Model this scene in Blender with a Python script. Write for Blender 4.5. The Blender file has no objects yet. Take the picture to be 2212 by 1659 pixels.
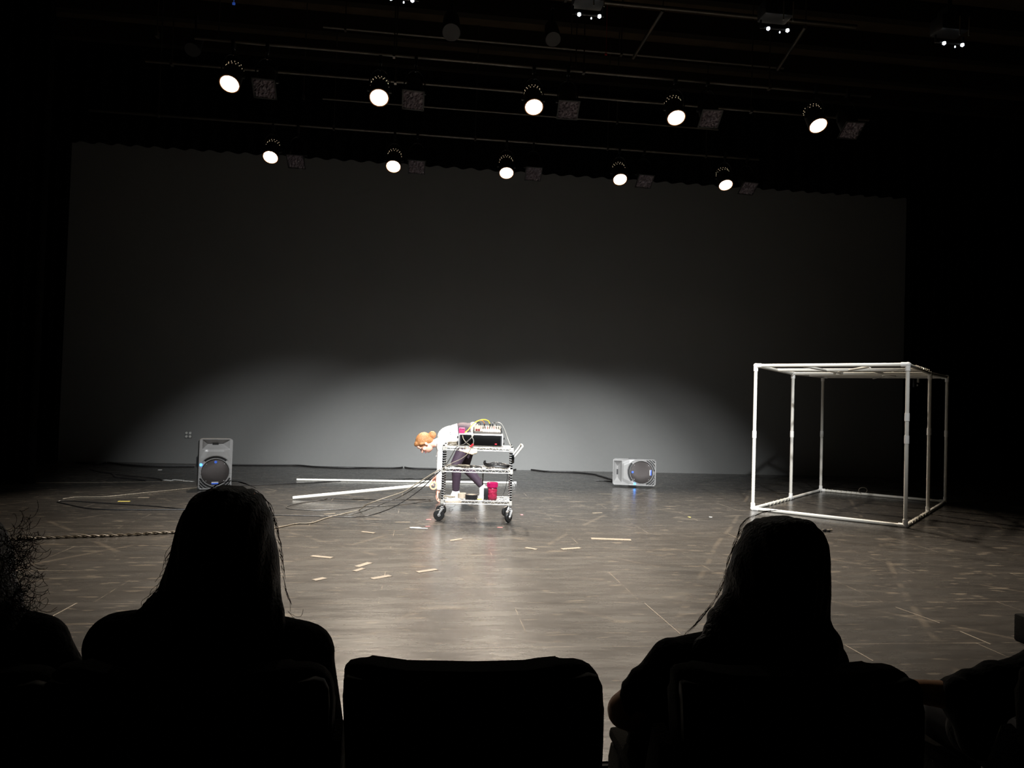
import bpy, bmesh, math, random
from mathutils import Vector, Matrix, Euler
V = Vector
PI = math.pi
random.seed(7)
SC = bpy.context.scene
COL = SC.collection

# ---------------------------------------------------------------- camera
FPX, PITCH, ROLL, EYE, YAW = 1580.0, .0249, .0306, 1.256, .1202
IW, IH = 2212, 1659

def cam_basis():
    cp, sp = math.cos(PITCH), math.sin(PITCH)
    fw, up, r = V((0, cp, sp)), V((0, -sp, cp)), V((1, 0, 0))
    R = r * math.cos(ROLL) + up * math.sin(ROLL)
    U = up * math.cos(ROLL) - r * math.sin(ROLL)
    M = Matrix.Rotation(-YAW, 3, 'Z')
    return M @ fw, M @ R, M @ U

CF, CR, CU = cam_basis()
cd = bpy.data.cameras.new('camera')
cam = bpy.data.objects.new('camera', cd)
COL.objects.link(cam)
cam.location = (0, 0, EYE)
cam.rotation_euler = Matrix((CR, CU, -CF)).transposed().to_euler()
cd.sensor_fit = 'HORIZONTAL'
cd.sensor_width = 36
cd.lens = FPX / IW * 36
cd.clip_start = .05
cd.clip_end = 100
SC.camera = cam

# ---------------------------------------------------------------- world, exposure
w = bpy.data.worlds.new('world')
SC.world = w
w.use_nodes = True
w.node_tree.nodes['Background'].inputs[0].default_value = (.012, .012, .012, 1)
w.node_tree.nodes['Background'].inputs[1].default_value = 0.0
SC.view_settings.view_transform = 'Standard'
SC.view_settings.look = 'None'
SC.view_settings.exposure = 0
SC.view_settings.gamma = 1
SC.view_settings.use_curve_mapping = False

# ---------------------------------------------------------------- stage front wash (lamps over the stage edge, above the frame)
def spot(name, loc, target, energy, size, blend, color, radius=.1):
    l = bpy.data.lights.new(name, 'SPOT')
    l.energy = energy
    l.spot_size = math.radians(size)
    l.spot_blend = blend
    l.color = color
    l.shadow_soft_size = radius
    o = bpy.data.objects.new(name, l)
    COL.objects.link(o)
    o.location = loc
    o.rotation_euler = (V(target) - V(loc)).to_track_quat('-Z', 'Y').to_euler()
    return o

WASH = (.96, .985, 1.0)
for wx, tx, en in ((-1.9, -2.0, 2100), (.2, .2, 5000), (2.1, 2.2, 5000), (3.6, 3.7, 2300)):
    spot('wash_light', (wx, 3.2, 5.3), (tx, 10.3, 0), en, 39.5, .72, WASH)
spot('side_light', (.5, 4.6, 5.4), (4.2, 8.9, .9), 1500, 24, .8, (1, .97, .93))
WARM = (1.0, .86, .70)

# ---------------------------------------------------------------- pixel geometry
def ray(x, y):
    return CF * FPX + CR * (x - IW / 2) - CU * (y - IH / 2)

def onz(x, y, z=0.0):
    r = ray(x, y)
    return r * ((z - EYE) / r.z) + V((0, 0, EYE))

def ony(x, y, Y):
    r = ray(x, y)
    return r * (Y / r.y) + V((0, 0, EYE))

# ---------------------------------------------------------------- materials
def mat(name, col, rough=.5, metal=0.0, noise=.12, nscale=30, bump=0.0, bscale=60, emit=None, estr=1, spec=.5, **kw):
    m = bpy.data.materials.new(name)
    m.use_nodes = True
    nt = m.node_tree
    b = nt.nodes['Principled BSDF']
    b.inputs['Roughness'].default_value = rough
    b.inputs['Metallic'].default_value = metal
    b.inputs['Specular IOR Level'].default_value = spec
    tc = nt.nodes.new('ShaderNodeTexCoord')
    n = nt.nodes.new('ShaderNodeTexNoise')
    n.inputs['Scale'].default_value = nscale
    n.inputs['Detail'].default_value = 4
    nt.links.new(tc.outputs['Object'], n.inputs['Vector'])
    mx = nt.nodes.new('ShaderNodeMix')
    mx.data_type = 'RGBA'
    mx.inputs['A'].default_value = (*[c * (1 - noise) for c in col], 1)
    mx.inputs['B'].default_value = (*[min(1, c * (1 + noise)) for c in col], 1)
    nt.links.new(n.outputs['Fac'], mx.inputs['Factor'])
    nt.links.new(mx.outputs['Result'], b.inputs['Base Color'])
    if bump:
        n2 = nt.nodes.new('ShaderNodeTexNoise')
        n2.inputs['Scale'].default_value = bscale
        nt.links.new(tc.outputs['Object'], n2.inputs['Vector'])
        bp = nt.nodes.new('ShaderNodeBump')
        bp.inputs['Strength'].default_value = bump
        bp.inputs['Distance'].default_value = .02
        nt.links.new(n2.outputs['Fac'], bp.inputs['Height'])
        nt.links.new(bp.outputs['Normal'], b.inputs['Normal'])
    if emit:
        b.inputs['Emission Color'].default_value = (*emit, 1)
        b.inputs['Emission Strength'].default_value = estr
    for k, v in kw.items():
        b.inputs[k.replace('_', ' ')].default_value = v
    return m

def floor_material():
    m = bpy.data.materials.new('stage_floor_paint')
    m.use_nodes = True
    nt = m.node_tree
    N, L = nt.nodes.new, nt.links.new
    b = nt.nodes['Principled BSDF']
    geo = N('ShaderNodeNewGeometry')

    def mapping(sx, sy, rot=0.0):
        mp = N('ShaderNodeMapping')
        mp.inputs['Scale'].default_value = (sx, sy, 1)
        mp.inputs['Rotation'].default_value = (0, 0, rot)
        L(geo.outputs['Position'], mp.inputs['Vector'])
        return mp.outputs['Vector']

    def noise(vec, scale, detail=6, rough=.6):
        n = N('ShaderNodeTexNoise')
        n.inputs['Scale'].default_value = scale
        n.inputs['Detail'].default_value = detail
        n.inputs['Roughness'].default_value = rough
        L(vec, n.inputs['Vector'])
        return n.outputs['Fac']

    def ramp(fac, stops):
        r = N('ShaderNodeValToRGB')
        e = r.color_ramp.elements
        e[0].position, e[0].color = stops[0][0], (*stops[0][1], 1)
        e[1].position, e[1].color = stops[-1][0], (*stops[-1][1], 1)
        for p, c in stops[1:-1]:
            k = e.new(p)
            k.color = (*c, 1)
        L(fac, r.inputs['Fac'])
        return r.outputs['Color']

    def mix(f, a, c, mode='MIX'):
        x = N('ShaderNodeMix')
        x.data_type = 'RGBA'
        x.blend_type = mode
        for s, v in (('Factor', f), ('A', a), ('B', c)):
            if hasattr(v, 'links'):
                L(v, x.inputs[s])
            elif isinstance(v, tuple):
                x.inputs[s].default_value = (*v, 1)
            else:
                x.inputs[s].default_value = v
        return x.outputs['Result']
    big = noise(mapping(.5, .9), 1.3)
    base = ramp(big, [(.3, (.019, .018, .017)), (.7, (.034, .031, .028))])
    streak = noise(mapping(1.3, 5.5, .05), 2.2, 8, .7)
    base = mix(ramp(streak, [(.42, (0, 0, 0)), (.75, (.7, .7, .7))]), base, (.058, .052, .045))
    # short pale scuffs
    g = (1, 1, 1)
    for rot, sx, sy, sc, lo, hi in ((.03, .8, 3.2, 2.2, .66, .74), (.12, 1.3, 5.0, 2.6, .67, .72), (-.1, 1.6, 5.5, 2.8, .67, .72), (.02, 2.2, 5, 2.6, .68, .72)):
        s = noise(mapping(sx, sy, rot), sc, 2, .4)
        base = mix(ramp(s, [(lo, (0, 0, 0)), (hi, (.5, .5, .5))]), base, (.17, .145, .112))
    fine = noise(mapping(2.2, 9, .08), 5, 8, .75)
    base = mix(ramp(fine, [(.5, (0, 0, 0)), (.76, (.4, .4, .4))]), base, (.085, .076, .062))
    dark = noise(mapping(1.2, 4.5, -.1), 3.5, 6, .65)
    base = mix(ramp(dark, [(.5, (0, 0, 0)), (.8, (.5, .5, .5))]), base, (.012, .011, .010))
    # thin scratches
    for rot, th in ((.5, .004), (-.7, .004)):
        wv = N('ShaderNodeTexWave')
        wv.inputs['Scale'].default_value = .22
        wv.inputs['Distortion'].default_value = 1.2
        wv.inputs['Detail'].default_value = 2
        wv.inputs['Detail Scale'].default_value = .6
        L(mapping(1, 1, rot), wv.inputs['Vector'])
        ln = ramp(wv.outputs['Fac'], [(.9994, (0, 0, 0)), (1.0, (.14, .14, .14))])
        gate = ramp(noise(mapping(1, 1, rot), 1.7, 2), [(.5, (0, 0, 0)), (.56, (1, 1, 1))])
        base = mix(mix(1.0, ln, gate, 'MULTIPLY'), base, (.30, .25, .19))
    br = N('ShaderNodeTexBrick')
    br.inputs['Scale'].default_value = 1
    br.inputs['Brick Width'].default_value = 1.66
    br.inputs['Row Height'].default_value = .83
    br.inputs['Mortar Size'].default_value = .003
    br.inputs['Mortar Smooth'].default_value = .2
    mp = N('ShaderNodeMapping')
    mp.inputs['Location'].default_value = (1.06, .40, 0)
    L(geo.outputs['Position'], mp.inputs['Vector'])
    L(mp.outputs['Vector'], br.inputs['Vector'])
    seam_n = ramp(noise(mapping(1, 1), 3, 3), [(.45, (.025, .022, .02)), (.6, (.22, .19, .15))])
    base = mix(br.outputs['Fac'], base, seam_n)
    L(base, b.inputs['Base Color'])
    rg = N('ShaderNodeMapRange')
    rg.inputs['To Min'].default_value = .20
    rg.inputs['To Max'].default_value = .34
    L(noise(mapping(.8, 3), 2.5, 6), rg.inputs['Value'])
    L(rg.outputs['Result'], b.inputs['Roughness'])
    b.inputs['Specular IOR Level'].default_value = .75
    bp = N('ShaderNodeBump')
    bp.inputs['Strength'].default_value = .12
    bp.inputs['Distance'].default_value = .01
    L(noise(mapping(1, 2.5), 9, 5), bp.inputs['Height'])
    L(bp.outputs['Normal'], b.inputs['Normal'])
    return m

MT = {}
MT['floor'] = floor_material()
MT['wall'] = mat('grey_wall_paint', (.205, .205, .198), .75, noise=.05, nscale=1.2, bump=.05, bscale=25, spec=.25)
MT['black_wall'] = mat('black_wall_paint', (.012, .012, .012), .85, spec=.1)
MT['ceiling'] = mat('brown_black_ceiling', (.06, .042, .024), .9, noise=.4, nscale=3, spec=.1)
MT['beam'] = mat('dark_beam', (.02, .015, .01), .8, spec=.1)
MT['drape'] = mat('black_velour', (.004, .004, .004), .95, noise=.3, nscale=8, bump=.2, bscale=200, spec=.05)
MT['pit'] = mat('dark_carpet', (.012, .012, .013), .95, noise=.4, nscale=150, bump=.3, bscale=300, spec=.05)
MT['pipe_dark'] = mat('aged_steel_pipe', (.13, .115, .095), .4, .8, nscale=15)
MT['lamp_black'] = mat('black_lamp_housing', (.02, .02, .02), .45, .3)
MT['lens'] = mat('glowing_lens', (1, .95, .85), .3, emit=(1, .93, .80), estr=22)
MT['leak'] = mat('glowing_vent_hole', (1, .8, .6), .3, emit=(1, .78, .5), estr=1.6)
MT['reflector'] = mat('warm_inner_rim', (.6, .3, .15), .4, .6, emit=(1, .35, .1), estr=.10)  # orange lamp glow inside the can, put into the rim as emission
MT['gel'] = mat('crumpled_grey_gel', (.16, .13, .15), .25, noise=.4, nscale=18, bump=.9, bscale=14)
MT['led_white'] = mat('white_pilot_light', (1, 1, 1), .3, emit=(.82, .9, 1), estr=2.6)
MT['rod_lit'] = mat('bare_steel_rod', (.55, .5, .42), .35, .9)
MT['pvc'] = mat('white_pvc', (.68, .66, .60), .35, noise=.04, nscale=6)
MT['pvc_joint'] = mat('white_pvc_fitting', (.84, .83, .80), .3, noise=.04)
MT['tie'] = mat('clear_plastic_tie', (.55, .52, .42), .3)
MT['black_plastic'] = mat('black_plastic', (.012, .012, .013), .4)
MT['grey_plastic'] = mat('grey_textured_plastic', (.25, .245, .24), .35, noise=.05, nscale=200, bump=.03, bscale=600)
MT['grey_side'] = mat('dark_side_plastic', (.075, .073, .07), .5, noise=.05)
MT['grille'] = mat('grey_perforated_grille', (.06, .052, .05), .4, .6, noise=.5, nscale=260, bump=.3, bscale=500)
MT['blue_led'] = mat('blue_led', (.05, .3, 1), .3, emit=(.02, .26, 1), estr=14)
MT['blue_badge'] = mat('blue_badge', (.05, .12, .55), .35, emit=(.05, .15, .7), estr=.25)  # badges and tag are no lamps; faint blue glow added to their colour
MT['blue_badge_white'] = mat('pale_badge_bar', (.7, .7, .75), .35)
MT['chrome'] = mat('chrome_wire', (.62, .60, .55), .3, .35, noise=.05)
MT['chrome_dark'] = mat('grooved_chrome_post', (.25, .27, .29), .16, 1.0, noise=.2, nscale=60)
MT['rubber'] = mat('black_rubber', (.012, .012, .012), .45)
MT['case_silver'] = mat('silver_case_edge', (.62, .61, .60), .35, .5)
MT['case_black'] = mat('black_rack_panel', (.003, .003, .003), .3, spec=.2)
MT['mixer'] = mat('grey_mixer_panel', (.10, .09, .08), .4, .3)
MT['knob_white'] = mat('white_knob', (.75, .75, .72), .4)
MT['knob_red'] = mat('dark_red_knob', (.15, .02, .02), .4)
MT['pink'] = mat('pink_plastic', (.50, .035, .12), .4)
MT['magenta'] = mat('magenta_lid', (.32, .008, .07), .25)
MT['berry'] = mat('red_translucent_jar', (.26, .016, .045), .25, noise=.3, nscale=25, bump=.8, bscale=26)
MT['yellow_cable'] = mat('yellow_cable', (.70, .52, .03), .4)
MT['orange_cable'] = mat('orange_cable', (.7, .25, .06), .4)
MT['grey_cable'] = mat('grey_cable', (.06, .056, .05), .45)
MT['pale_cable'] = mat('pale_grey_cable', (.20, .19, .17), .45)
MT['tan_cable'] = mat('tan_cable', (.21, .18, .135), .5)
MT['black_cable'] = mat('black_cable', (.014, .013, .013), .45)
MT['red'] = mat('red_plug', (.65, .02, .03), .4)
MT['tape_white'] = mat('white_gaffer_tape', (.75, .74, .70), .6)
MT['tape_pink'] = mat('pink_spike_tape', (.72, .20, .22), .6)
MT['tape_tan'] = mat('tan_tape', (.16, .132, .096), .6)
MT['tape_yellow'] = mat('yellow_tape', (.62, .50, .10), .6)
MT['tape_orange'] = mat('orange_tape_roll', (.85, .35, .20), .5)
MT['tape_beige'] = mat('beige_masking_tape', (.45, .37, .28), .6)
MT['skin'] = mat('skin', (.78, .40, .30), .5, noise=.05, nscale=12, Subsurface_Weight=.0)
MT['skin2'] = mat('warm_brown_skin', (.55, .30, .17), .55, noise=.06, nscale=12)
MT['ginger'] = mat('ginger_hair', (.36, .155, .055), .5, noise=.35, nscale=40, bump=.5, bscale=90)
MT['dark_hair'] = mat('dark_brown_hair', (.012, .006, .004), .6, noise=.4, nscale=60, bump=.4, bscale=120)
MT['hair_strand'] = mat('brown_hair_strand', (.07, .03, .015), .4)
MT['white_cloth'] = mat('white_cotton', (.82, .82, .80), .8, noise=.03, bump=.15, bscale=40)
MT['purple'] = mat('plum_leggings', (.032, .017, .030), .7, noise=.12, nscale=25, bump=.1)
MT['cream'] = mat('cream_shirt_cloth', (.80, .62, .42), .8, noise=.1, bump=.4, bscale=18)
MT['black_cloth'] = mat('black_cotton', (.010, .010, .010), .9, noise=.3, bump=.3, bscale=50, spec=.1)
MT['denim'] = mat('black_trousers', (.012, .012, .014), .9, spec=.1)
MT['seat'] = mat('dark_seat_fabric', (.016, .014, .010), .9, noise=.3, nscale=120, bump=.2, bscale=200, spec=.1)
MT['seat_shell'] = mat('olive_seat_shell', (.030, .027, .014), .6, spec=.2)
MT['eye'] = mat('dark_eye', (.03, .015, .01), .2)
MT['outlet'] = mat('white_outlet', (.65, .64, .60), .4)
MT['outlet_plate'] = mat('grey_outlet_plate', (.16, .16, .155), .5)

# ---------------------------------------------------------------- mesh builder
class MB:
    def __init__(self):
        self.bm = bmesh.new()

    def _xf(self, verts, M):
        bmesh.ops.transform(self.bm, matrix=M, verts=verts)

    def box(self, c, s, R=None, bev=0):
        r = bmesh.ops.create_cube(self.bm, size=1)
        vs = r['verts']
        M = Matrix.Translation(V(c)) @ (R.to_4x4() if R else Matrix()) @ Matrix.Diagonal((*s, 1))
        self._xf(vs, M)
        if bev:
            es = {e for v in vs for e in v.link_edges}
            bmesh.ops.bevel(self.bm, geom=list(es), offset=bev, segments=2, affect='EDGES', profile=.5)
        return self

    def cyl(self, p0, p1, r0, r1=None, n=16, caps=True):
        p0, p1 = V(p0), V(p1)
        r1 = r0 if r1 is None else r1
        d = p1 - p0
        R = d.to_track_quat('Z', 'Y').to_matrix()
        a = []
        b = []
        for k in range(n):
            t = 2 * PI * k / n
            o = R @ V((math.cos(t), math.sin(t), 0))
            a.append(self.bm.verts.new(p0 + o * r0))
            b.append(self.bm.verts.new(p1 + o * r1))
        for k in range(n):
            j = (k + 1) % n
            self.bm.faces.new((a[k], a[j], b[j], b[k]))
        if caps:
            self.bm.faces.new(a[::-1])
            self.bm.faces.new(b)
        return self

    def lathe(self, p, axis, prof, n=24):
        """prof = [(h, r), ...] along axis from p; closed at the ends where r = 0"""
        p = V(p)
        R = V(axis).to_track_quat('Z', 'Y').to_matrix()
        rings = []
        for h, r in prof:
            if r <= 1e-6:
                rings.append([self.bm.verts.new(p + R @ V((0, 0, h)))])
            else:
                rings.append([self.bm.verts.new(p + R @ V((math.cos(2 * PI * k / n) * r, math.sin(2 * PI * k / n) * r, h))) for k in range(n)])
        for A, B in zip(rings, rings[1:]):
            for k in range(n):
                j = (k + 1) % n
                if len(A) == 1 and len(B) == 1:
                    continue
                if len(A) == 1:
                    self.bm.faces.new((A[0], B[j], B[k]))
                elif len(B) == 1:
                    self.bm.faces.new((A[k], A[j], B[0]))
                else:
                    self.bm.faces.new((A[k], A[j], B[j], B[k]))
        return self

    def sph(self, c, r, R=None, u=16, v=10):
        if not hasattr(r, '__len__'):
            r = (r, r, r)
        q = bmesh.ops.create_uvsphere(self.bm, u_segments=u, v_segments=v, radius=1)
        M = Matrix.Translation(V(c)) @ (R.to_4x4() if R else Matrix()) @ Matrix.Diagonal((*r, 1))
        self._xf(q['verts'], M)
        return self

    def cap(self, p0, p1, r0, r1=None, n=14):
        """closed tapered capsule"""
        r1 = r0 if r1 is None else r1
        p0, p1 = V(p0), V(p1)
        L = (p1 - p0).length
        prof = [(-r0, 0)]
        for k in range(1, 5):
            a = PI / 2 * k / 5
            prof.append((-r0 * math.cos(a), r0 * math.sin(a)))
        prof.append((0, r0))
        prof.append((L, r1))
        for k in range(1, 5):
            a = PI / 2 * k / 5
            prof.append((L + r1 * math.sin(a), r1 * math.cos(a)))
        prof.append((L + r1, 0))
        return self.lathe(p0, p1 - p0 if L > 1e-5 else V((0, 0, 1)), prof, n)

    def tube(self, pts, r, n=8, closed=False, caps=True):
        pts = [V(p) for p in pts]
        rr = r if hasattr(r, '__len__') else [r] * len(pts)
        up = V((0, 0, 1))
        rings = []
        N = len(pts)
        prev = None
        for i, p in enumerate(pts):
            if closed:
                d = pts[(i + 1) % N] - pts[i - 1]
            else:
                d = pts[min(i + 1, N - 1)] - pts[max(i - 1, 0)]
            if d.length < 1e-9:
                d = V((1, 0, 0))
            d.normalize()
            if prev is None:
                a = d.cross(up)
                if a.length < .05:
                    a = d.cross(V((1, 0, 0)))
            else:
                a = prev - d * prev.dot(d)
                if a.length < 1e-4:
                    a = d.cross(up)
            a.normalize()
            prev = a
            b = d.cross(a)
            rings.append([self.bm.verts.new(p + (a * math.cos(2 * PI * k / n) + b * math.sin(2 * PI * k / n)) * rr[i]) for k in range(n)])
        prs = list(zip(rings, rings[1:]))
        if closed:
            prs.append((rings[-1], rings[0]))
        for A, B in prs:
            for k in range(n):
                j = (k + 1) % n
                self.bm.faces.new((A[k], A[j], B[j], B[k]))
        if caps and not closed:
            self.bm.faces.new(rings[0][::-1])
            self.bm.faces.new(rings[-1])
        return self

    def prism(self, poly, y0, y1, bev=0, seg=2):
        """poly of (x, z), extruded along y"""
        a = [self.bm.verts.new((x, y0, z)) for x, z in poly]
        b = [self.bm.verts.new((x, y1, z)) for x, z in poly]
        f = [self.bm.faces.new(a), self.bm.faces.new(b[::-1])]
        n = len(a)
        for k in range(n):
            j = (k + 1) % n
            self.bm.faces.new((a[j], a[k], b[k], b[j]))
        if bev:
            es = set(f[0].edges) | set(f[1].edges)
            bmesh.ops.bevel(self.bm, geom=list(es), offset=bev, segments=seg, affect='EDGES', profile=.5)
        return self

    def loft(self, secs, n=24):
        """secs = [(cx, cy, cz, rx, ry), ...] ellipses in xy, closed"""
        rings = []
        for cx, cy, cz, rx, ry in secs:
            rings.append([self.bm.verts.new((cx + math.cos(2 * PI * k / n) * rx, cy + math.sin(2 * PI * k / n) * ry, cz)) for k in range(n)])
        for A, B in zip(rings, rings[1:]):
            for k in range(n):
                j = (k + 1) % n
                self.bm.faces.new((A[k], A[j], B[j], B[k]))
        self.bm.faces.new(rings[0][::-1])
        self.bm.faces.new(rings[-1])
        return self

    def mesh(self, name, smooth=40):
        bmesh.ops.recalc_face_normals(self.bm, faces=self.bm.faces)
        me = bpy.data.meshes.new(name)
        self.bm.to_mesh(me)
        self.bm.free()
        if smooth:
            me.shade_smooth()
            me.set_sharp_from_angle(angle=math.radians(smooth))
        return me

def remesh(me, voxel, it=4, fac=.5):
    """fuse overlapping closed shapes into one continuous surface"""
    o = bpy.data.objects.new('tmp', me)
    COL.objects.link(o)
    r = o.modifiers.new('r', 'REMESH')
    r.mode = 'VOXEL'
    r.voxel_size = voxel
    if it:
        s = o.modifiers.new('s', 'SMOOTH')
        s.iterations = it
        s.factor = fac
    dg = bpy.context.evaluated_depsgraph_get()
    dg.update()
    out = bpy.data.meshes.new_from_object(o.evaluated_get(dg))
    out.shade_smooth()
    bpy.data.objects.remove(o)
    return out

def tag(o, label=None, cat=None, group=None, kind=None):
    if label:
        o['label'] = label
    if cat:
        o['category'] = cat
    if group:
        o['group'] = group
    if kind:
        o['kind'] = kind
    return o

def thing(name, label, cat, loc=(0, 0, 0), rot=(0, 0, 0), group=None):
    o = bpy.data.objects.new(name, None)
    COL.objects.link(o)
    o.empty_display_size = .1
    o.location = loc
    o.rotation_euler = rot
    return tag(o, label, cat, group)

def wmat(o):
    M = Matrix.LocRotScale(o.location, o.rotation_euler, o.scale)
    return wmat(o.parent) @ M if o.parent else M

def part(name, m, mt, parent=None, world=False, label=None, smooth=40):
    """link mesh or builder as one object; world=True: coordinates are world coordinates"""
    me = m.mesh(name, smooth) if isinstance(m, MB) else m
    me.name = name
    if not me.materials:
        me.materials.append(MT[mt])
    o = bpy.data.objects.new(name, me)
    COL.objects.link(o)
    if parent is not None:
        o.parent = parent
        if world:
            me.transform(wmat(parent).inverted())
    if label:
        o['label'] = label
    return o

def single(name, m, mt, label, cat, group=None, smooth=40):
    """one-mesh thing built in world coordinates; its origin is moved to its base"""
    me = m.mesh(name, smooth) if isinstance(m, MB) else m
    xs = [v.co for v in me.vertices]
    c = V(((min(v.x for v in xs) + max(v.x for v in xs)) / 2, (min(v.y for v in xs) + max(v.y for v in xs)) / 2, min(v.z for v in xs)))
    me.transform(Matrix.Translation(-c))
    o = part(name, me, mt)
    o.location = c
    return tag(o, label, cat, group)

def struct(name, m, mt, smooth=None):
    o = part(name, m, mt, smooth=smooth or 0)
    o['kind'] = 'structure'
    return o

def copy_tree(o, parent=None):
    kids = [c for c in bpy.data.objects if c.parent == o]
    c = o.copy()
    COL.objects.link(c)
    c.parent = parent
    for k in kids:
        copy_tree(k, c)
    return c

def smooth_path(pts, sub=6):
    """Catmull-Rom"""
    pts = [V(p) for p in pts]
    P = [pts[0] * 2 - pts[1]] + pts + [pts[-1] * 2 - pts[-2]]
    out = []
    for i in range(1, len(P) - 2):
        a, b, c, d = P[i - 1], P[i], P[i + 1], P[i + 2]
        for k in range(sub):
            t = k / sub
            out.append(.5 * ((2 * b) + (c - a) * t + (2 * a - 5 * b + 4 * c - d) * t * t + (3 * b - a - 3 * c + d) * t ** 3))
    out.append(pts[-1])
    return out

# ================================================================ SETTING
XL, XR, YB, CEIL = -8.6, 12.6, 13.53, 7.4
STAGE_Y, PIT = 2.55, -.2
struct('floor', MB().box(((XL + XR) / 2, (STAGE_Y + YB) / 2, -.1), (XR - XL, YB - STAGE_Y, .2)), 'floor')
struct('floor_pit', MB().box(((XL + XR) / 2, (STAGE_Y - 5) / 2, PIT - .1), (XR - XL, STAGE_Y + 5, .2)), 'pit')
struct('wall_rear', MB().box(((XL + XR) / 2, YB + .1, (CEIL + PIT) / 2), (XR - XL + .4, .2, CEIL - PIT)), 'wall')
struct('wall_left', MB().box((XL - .1, 4.27, (CEIL + PIT) / 2), (.2, 18.5, CEIL - PIT)), 'black_wall')
struct('wall_right', MB().box((XR + .1, 4.27, (CEIL + PIT) / 2), (.2, 18.5, CEIL - PIT)), 'black_wall')
struct('wall_hall', MB().box(((XL + XR) / 2, -5.1, (CEIL + PIT) / 2), (XR - XL + .4, .2, CEIL - PIT)), 'black_wall')
struct('ceiling', MB().box(((XL + XR) / 2, 4.27, CEIL + .1), (XR - XL + .4, 18.9, .2)), 'ceiling')
n = 1
for k in range(8):
    y = 6.2 + .95 * k
    struct('trim_%d' % n, MB().box(((XL + XR) / 2, y, CEIL - .16), (XR - XL - .02, .14, .31)), 'beam')
    n += 1
struct('trim_%d' % n, MB().box((3.4, STAGE_Y - .012, -.1), (XR - XL - 4, .02, .19)), 'black_wall')

# drapes
def drape(name, x0, x1, y, z0, z1, label, fold=.16, amp=.06, cat='curtain'):
    m = MB()
    n = max(8, int(abs(x1 - x0) / fold) * 8)
    rows = []
    for zi in range(7):
        t = zi / 6
        z = z0 + (z1 - z0) * t
        a, b = [], []
        for k in range(n + 1):
            s = k / n
            x = x0 + (x1 - x0) * s
            d = amp * math.sin(s * n / 8 * 2 * PI + .5 * math.sin(7 * s)) * (1.15 - .35 * t)
            a.append(m.bm.verts.new((x, y + d - .006, z)))
            b.append(m.bm.verts.new((x, y + d + .006, z)))
        rows.append((a, b))
    for (a, b), (c, d) in zip(rows, rows[1:]):
        for k in range(n):
            m.bm.faces.new((a[k], a[k + 1], c[k + 1], c[k]))
            m.bm.faces.new((b[k + 1], b[k], d[k], d[k + 1]))
        m.bm.faces.new((a[0], c[0], d[0], b[0]))
        m.bm.faces.new((a[n], b[n], d[n], c[n]))
    for (a, b) in (rows[0], rows[-1]):
        for k in range(n):
            m.bm.faces.new((a[k], b[k], b[k + 1], a[k + 1]))
    return single(name, m, 'drape', label, cat, smooth=80)

drape('stage_curtain', XL + .1, -6.17, 13.36, .01, 7.0, 'black leg curtain hiding the left end of the grey rear wall')
drape('stage_curtain', XL + .1, -5.03, 10.3, .01, 7.0, 'black leg curtain at far left, nearer to the audience than the one at the wall')
drape('stage_curtain', 9.38, XR - .1, 13.36, .01, 7.0, 'black leg curtain hiding the right end of the grey rear wall behind the white frame')
zb = ony(1166, 378, 13.2).z
drape('border_curtain', XL + .1, XR - .1, 13.12, zb, 7.05, 'wide black border curtain hanging above the grey rear wall', .3, .05)

# wall outlet
o0 = ony(407, 939, YB)
t = thing('wall_outlet', 'white four-socket outlet low on the grey rear wall left of the upright speaker', 'outlet', (o0.x, YB, o0.z))
part('plate', MB().box((0, -.004, 0), (.125, .008, .125), bev=.003), 'outlet_plate', t)
for dx in (-1, 1):
    for dz in (-1, 1):
        part('socket', MB().lathe((dx * .031, -.008, dz * .031), (0, -1, 0), [(0, 0), (0, .022), (.004, .021), (.005, 0)], 16), 'outlet', t)

# ================================================================ OVERHEAD GRID
GZ = 5.0
NEARY, FARY = 9.02, 11.70
def pipe(pa, pb, z, r, label, hang=(), mt='pipe_dark', y=None):
    """pipe parallel to the rear wall; either its height z or its distance y comes from the sight line"""
    if y is None:
        a, b = onz(*pa, z), onz(*pb, z)
        y = (a.y + b.y) / 2
    else:
        a, b = ony(*pa, y), ony(*pb, y)
    t = thing('grid_pipe', label, 'pipe', ((a.x + b.x) / 2, y, z))
    part('bar', MB().cyl((a.x, y, z), (b.x, y, z), r, n=12), mt, t, world=True)
    for x in hang:
        part('hanger_rod', MB().cyl((x, y, z + r * .6), (x, y, CEIL - .02), .008, n=8).box((x, y, z), (.03, .07, .07)), mt, t, world=True)

pipe((190, 258), (1640, 337), 5.52, .024, 'steel grid pipe carrying the farther row of five lit lamps', (-4.2, -1.55, .7, 2.9, 4.6), y=FARY + .08)
pipe((420, 100), (1880, 215), 5.52, .024, 'steel grid pipe carrying the nearer row of five lit lamps', (-3.3, -.5, 1.9, 4.4), y=NEARY + .08)
pipe((330, 150), (1900, 245), 5.42, .020, 'steel pipe passing behind the cans of the nearer lamp row', (-3.3, -.5, 1.9, 4.4))
pipe((540, 92), (1750, 192), 6.2, .026, 'upper steel pipe of the close pair above the nearer lamp row', (-3, 2))
pipe((700, 65), (1700, 140), 6.2, .022, 'steel pipe crossing the brown ceiling between lamp rows and pilot lights', (-1.2, 2.6))
pipe((1100, -6), (1860, 49), 6.0, .024, 'steel pipe at the top of the view behind the paired pilot lights', (1.5, 4))
pipe((700, 222), (1560, 272), 5.9, .018, 'faint steel pipe hung just below the crumpled gel sheets', (-2, 3))
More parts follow.
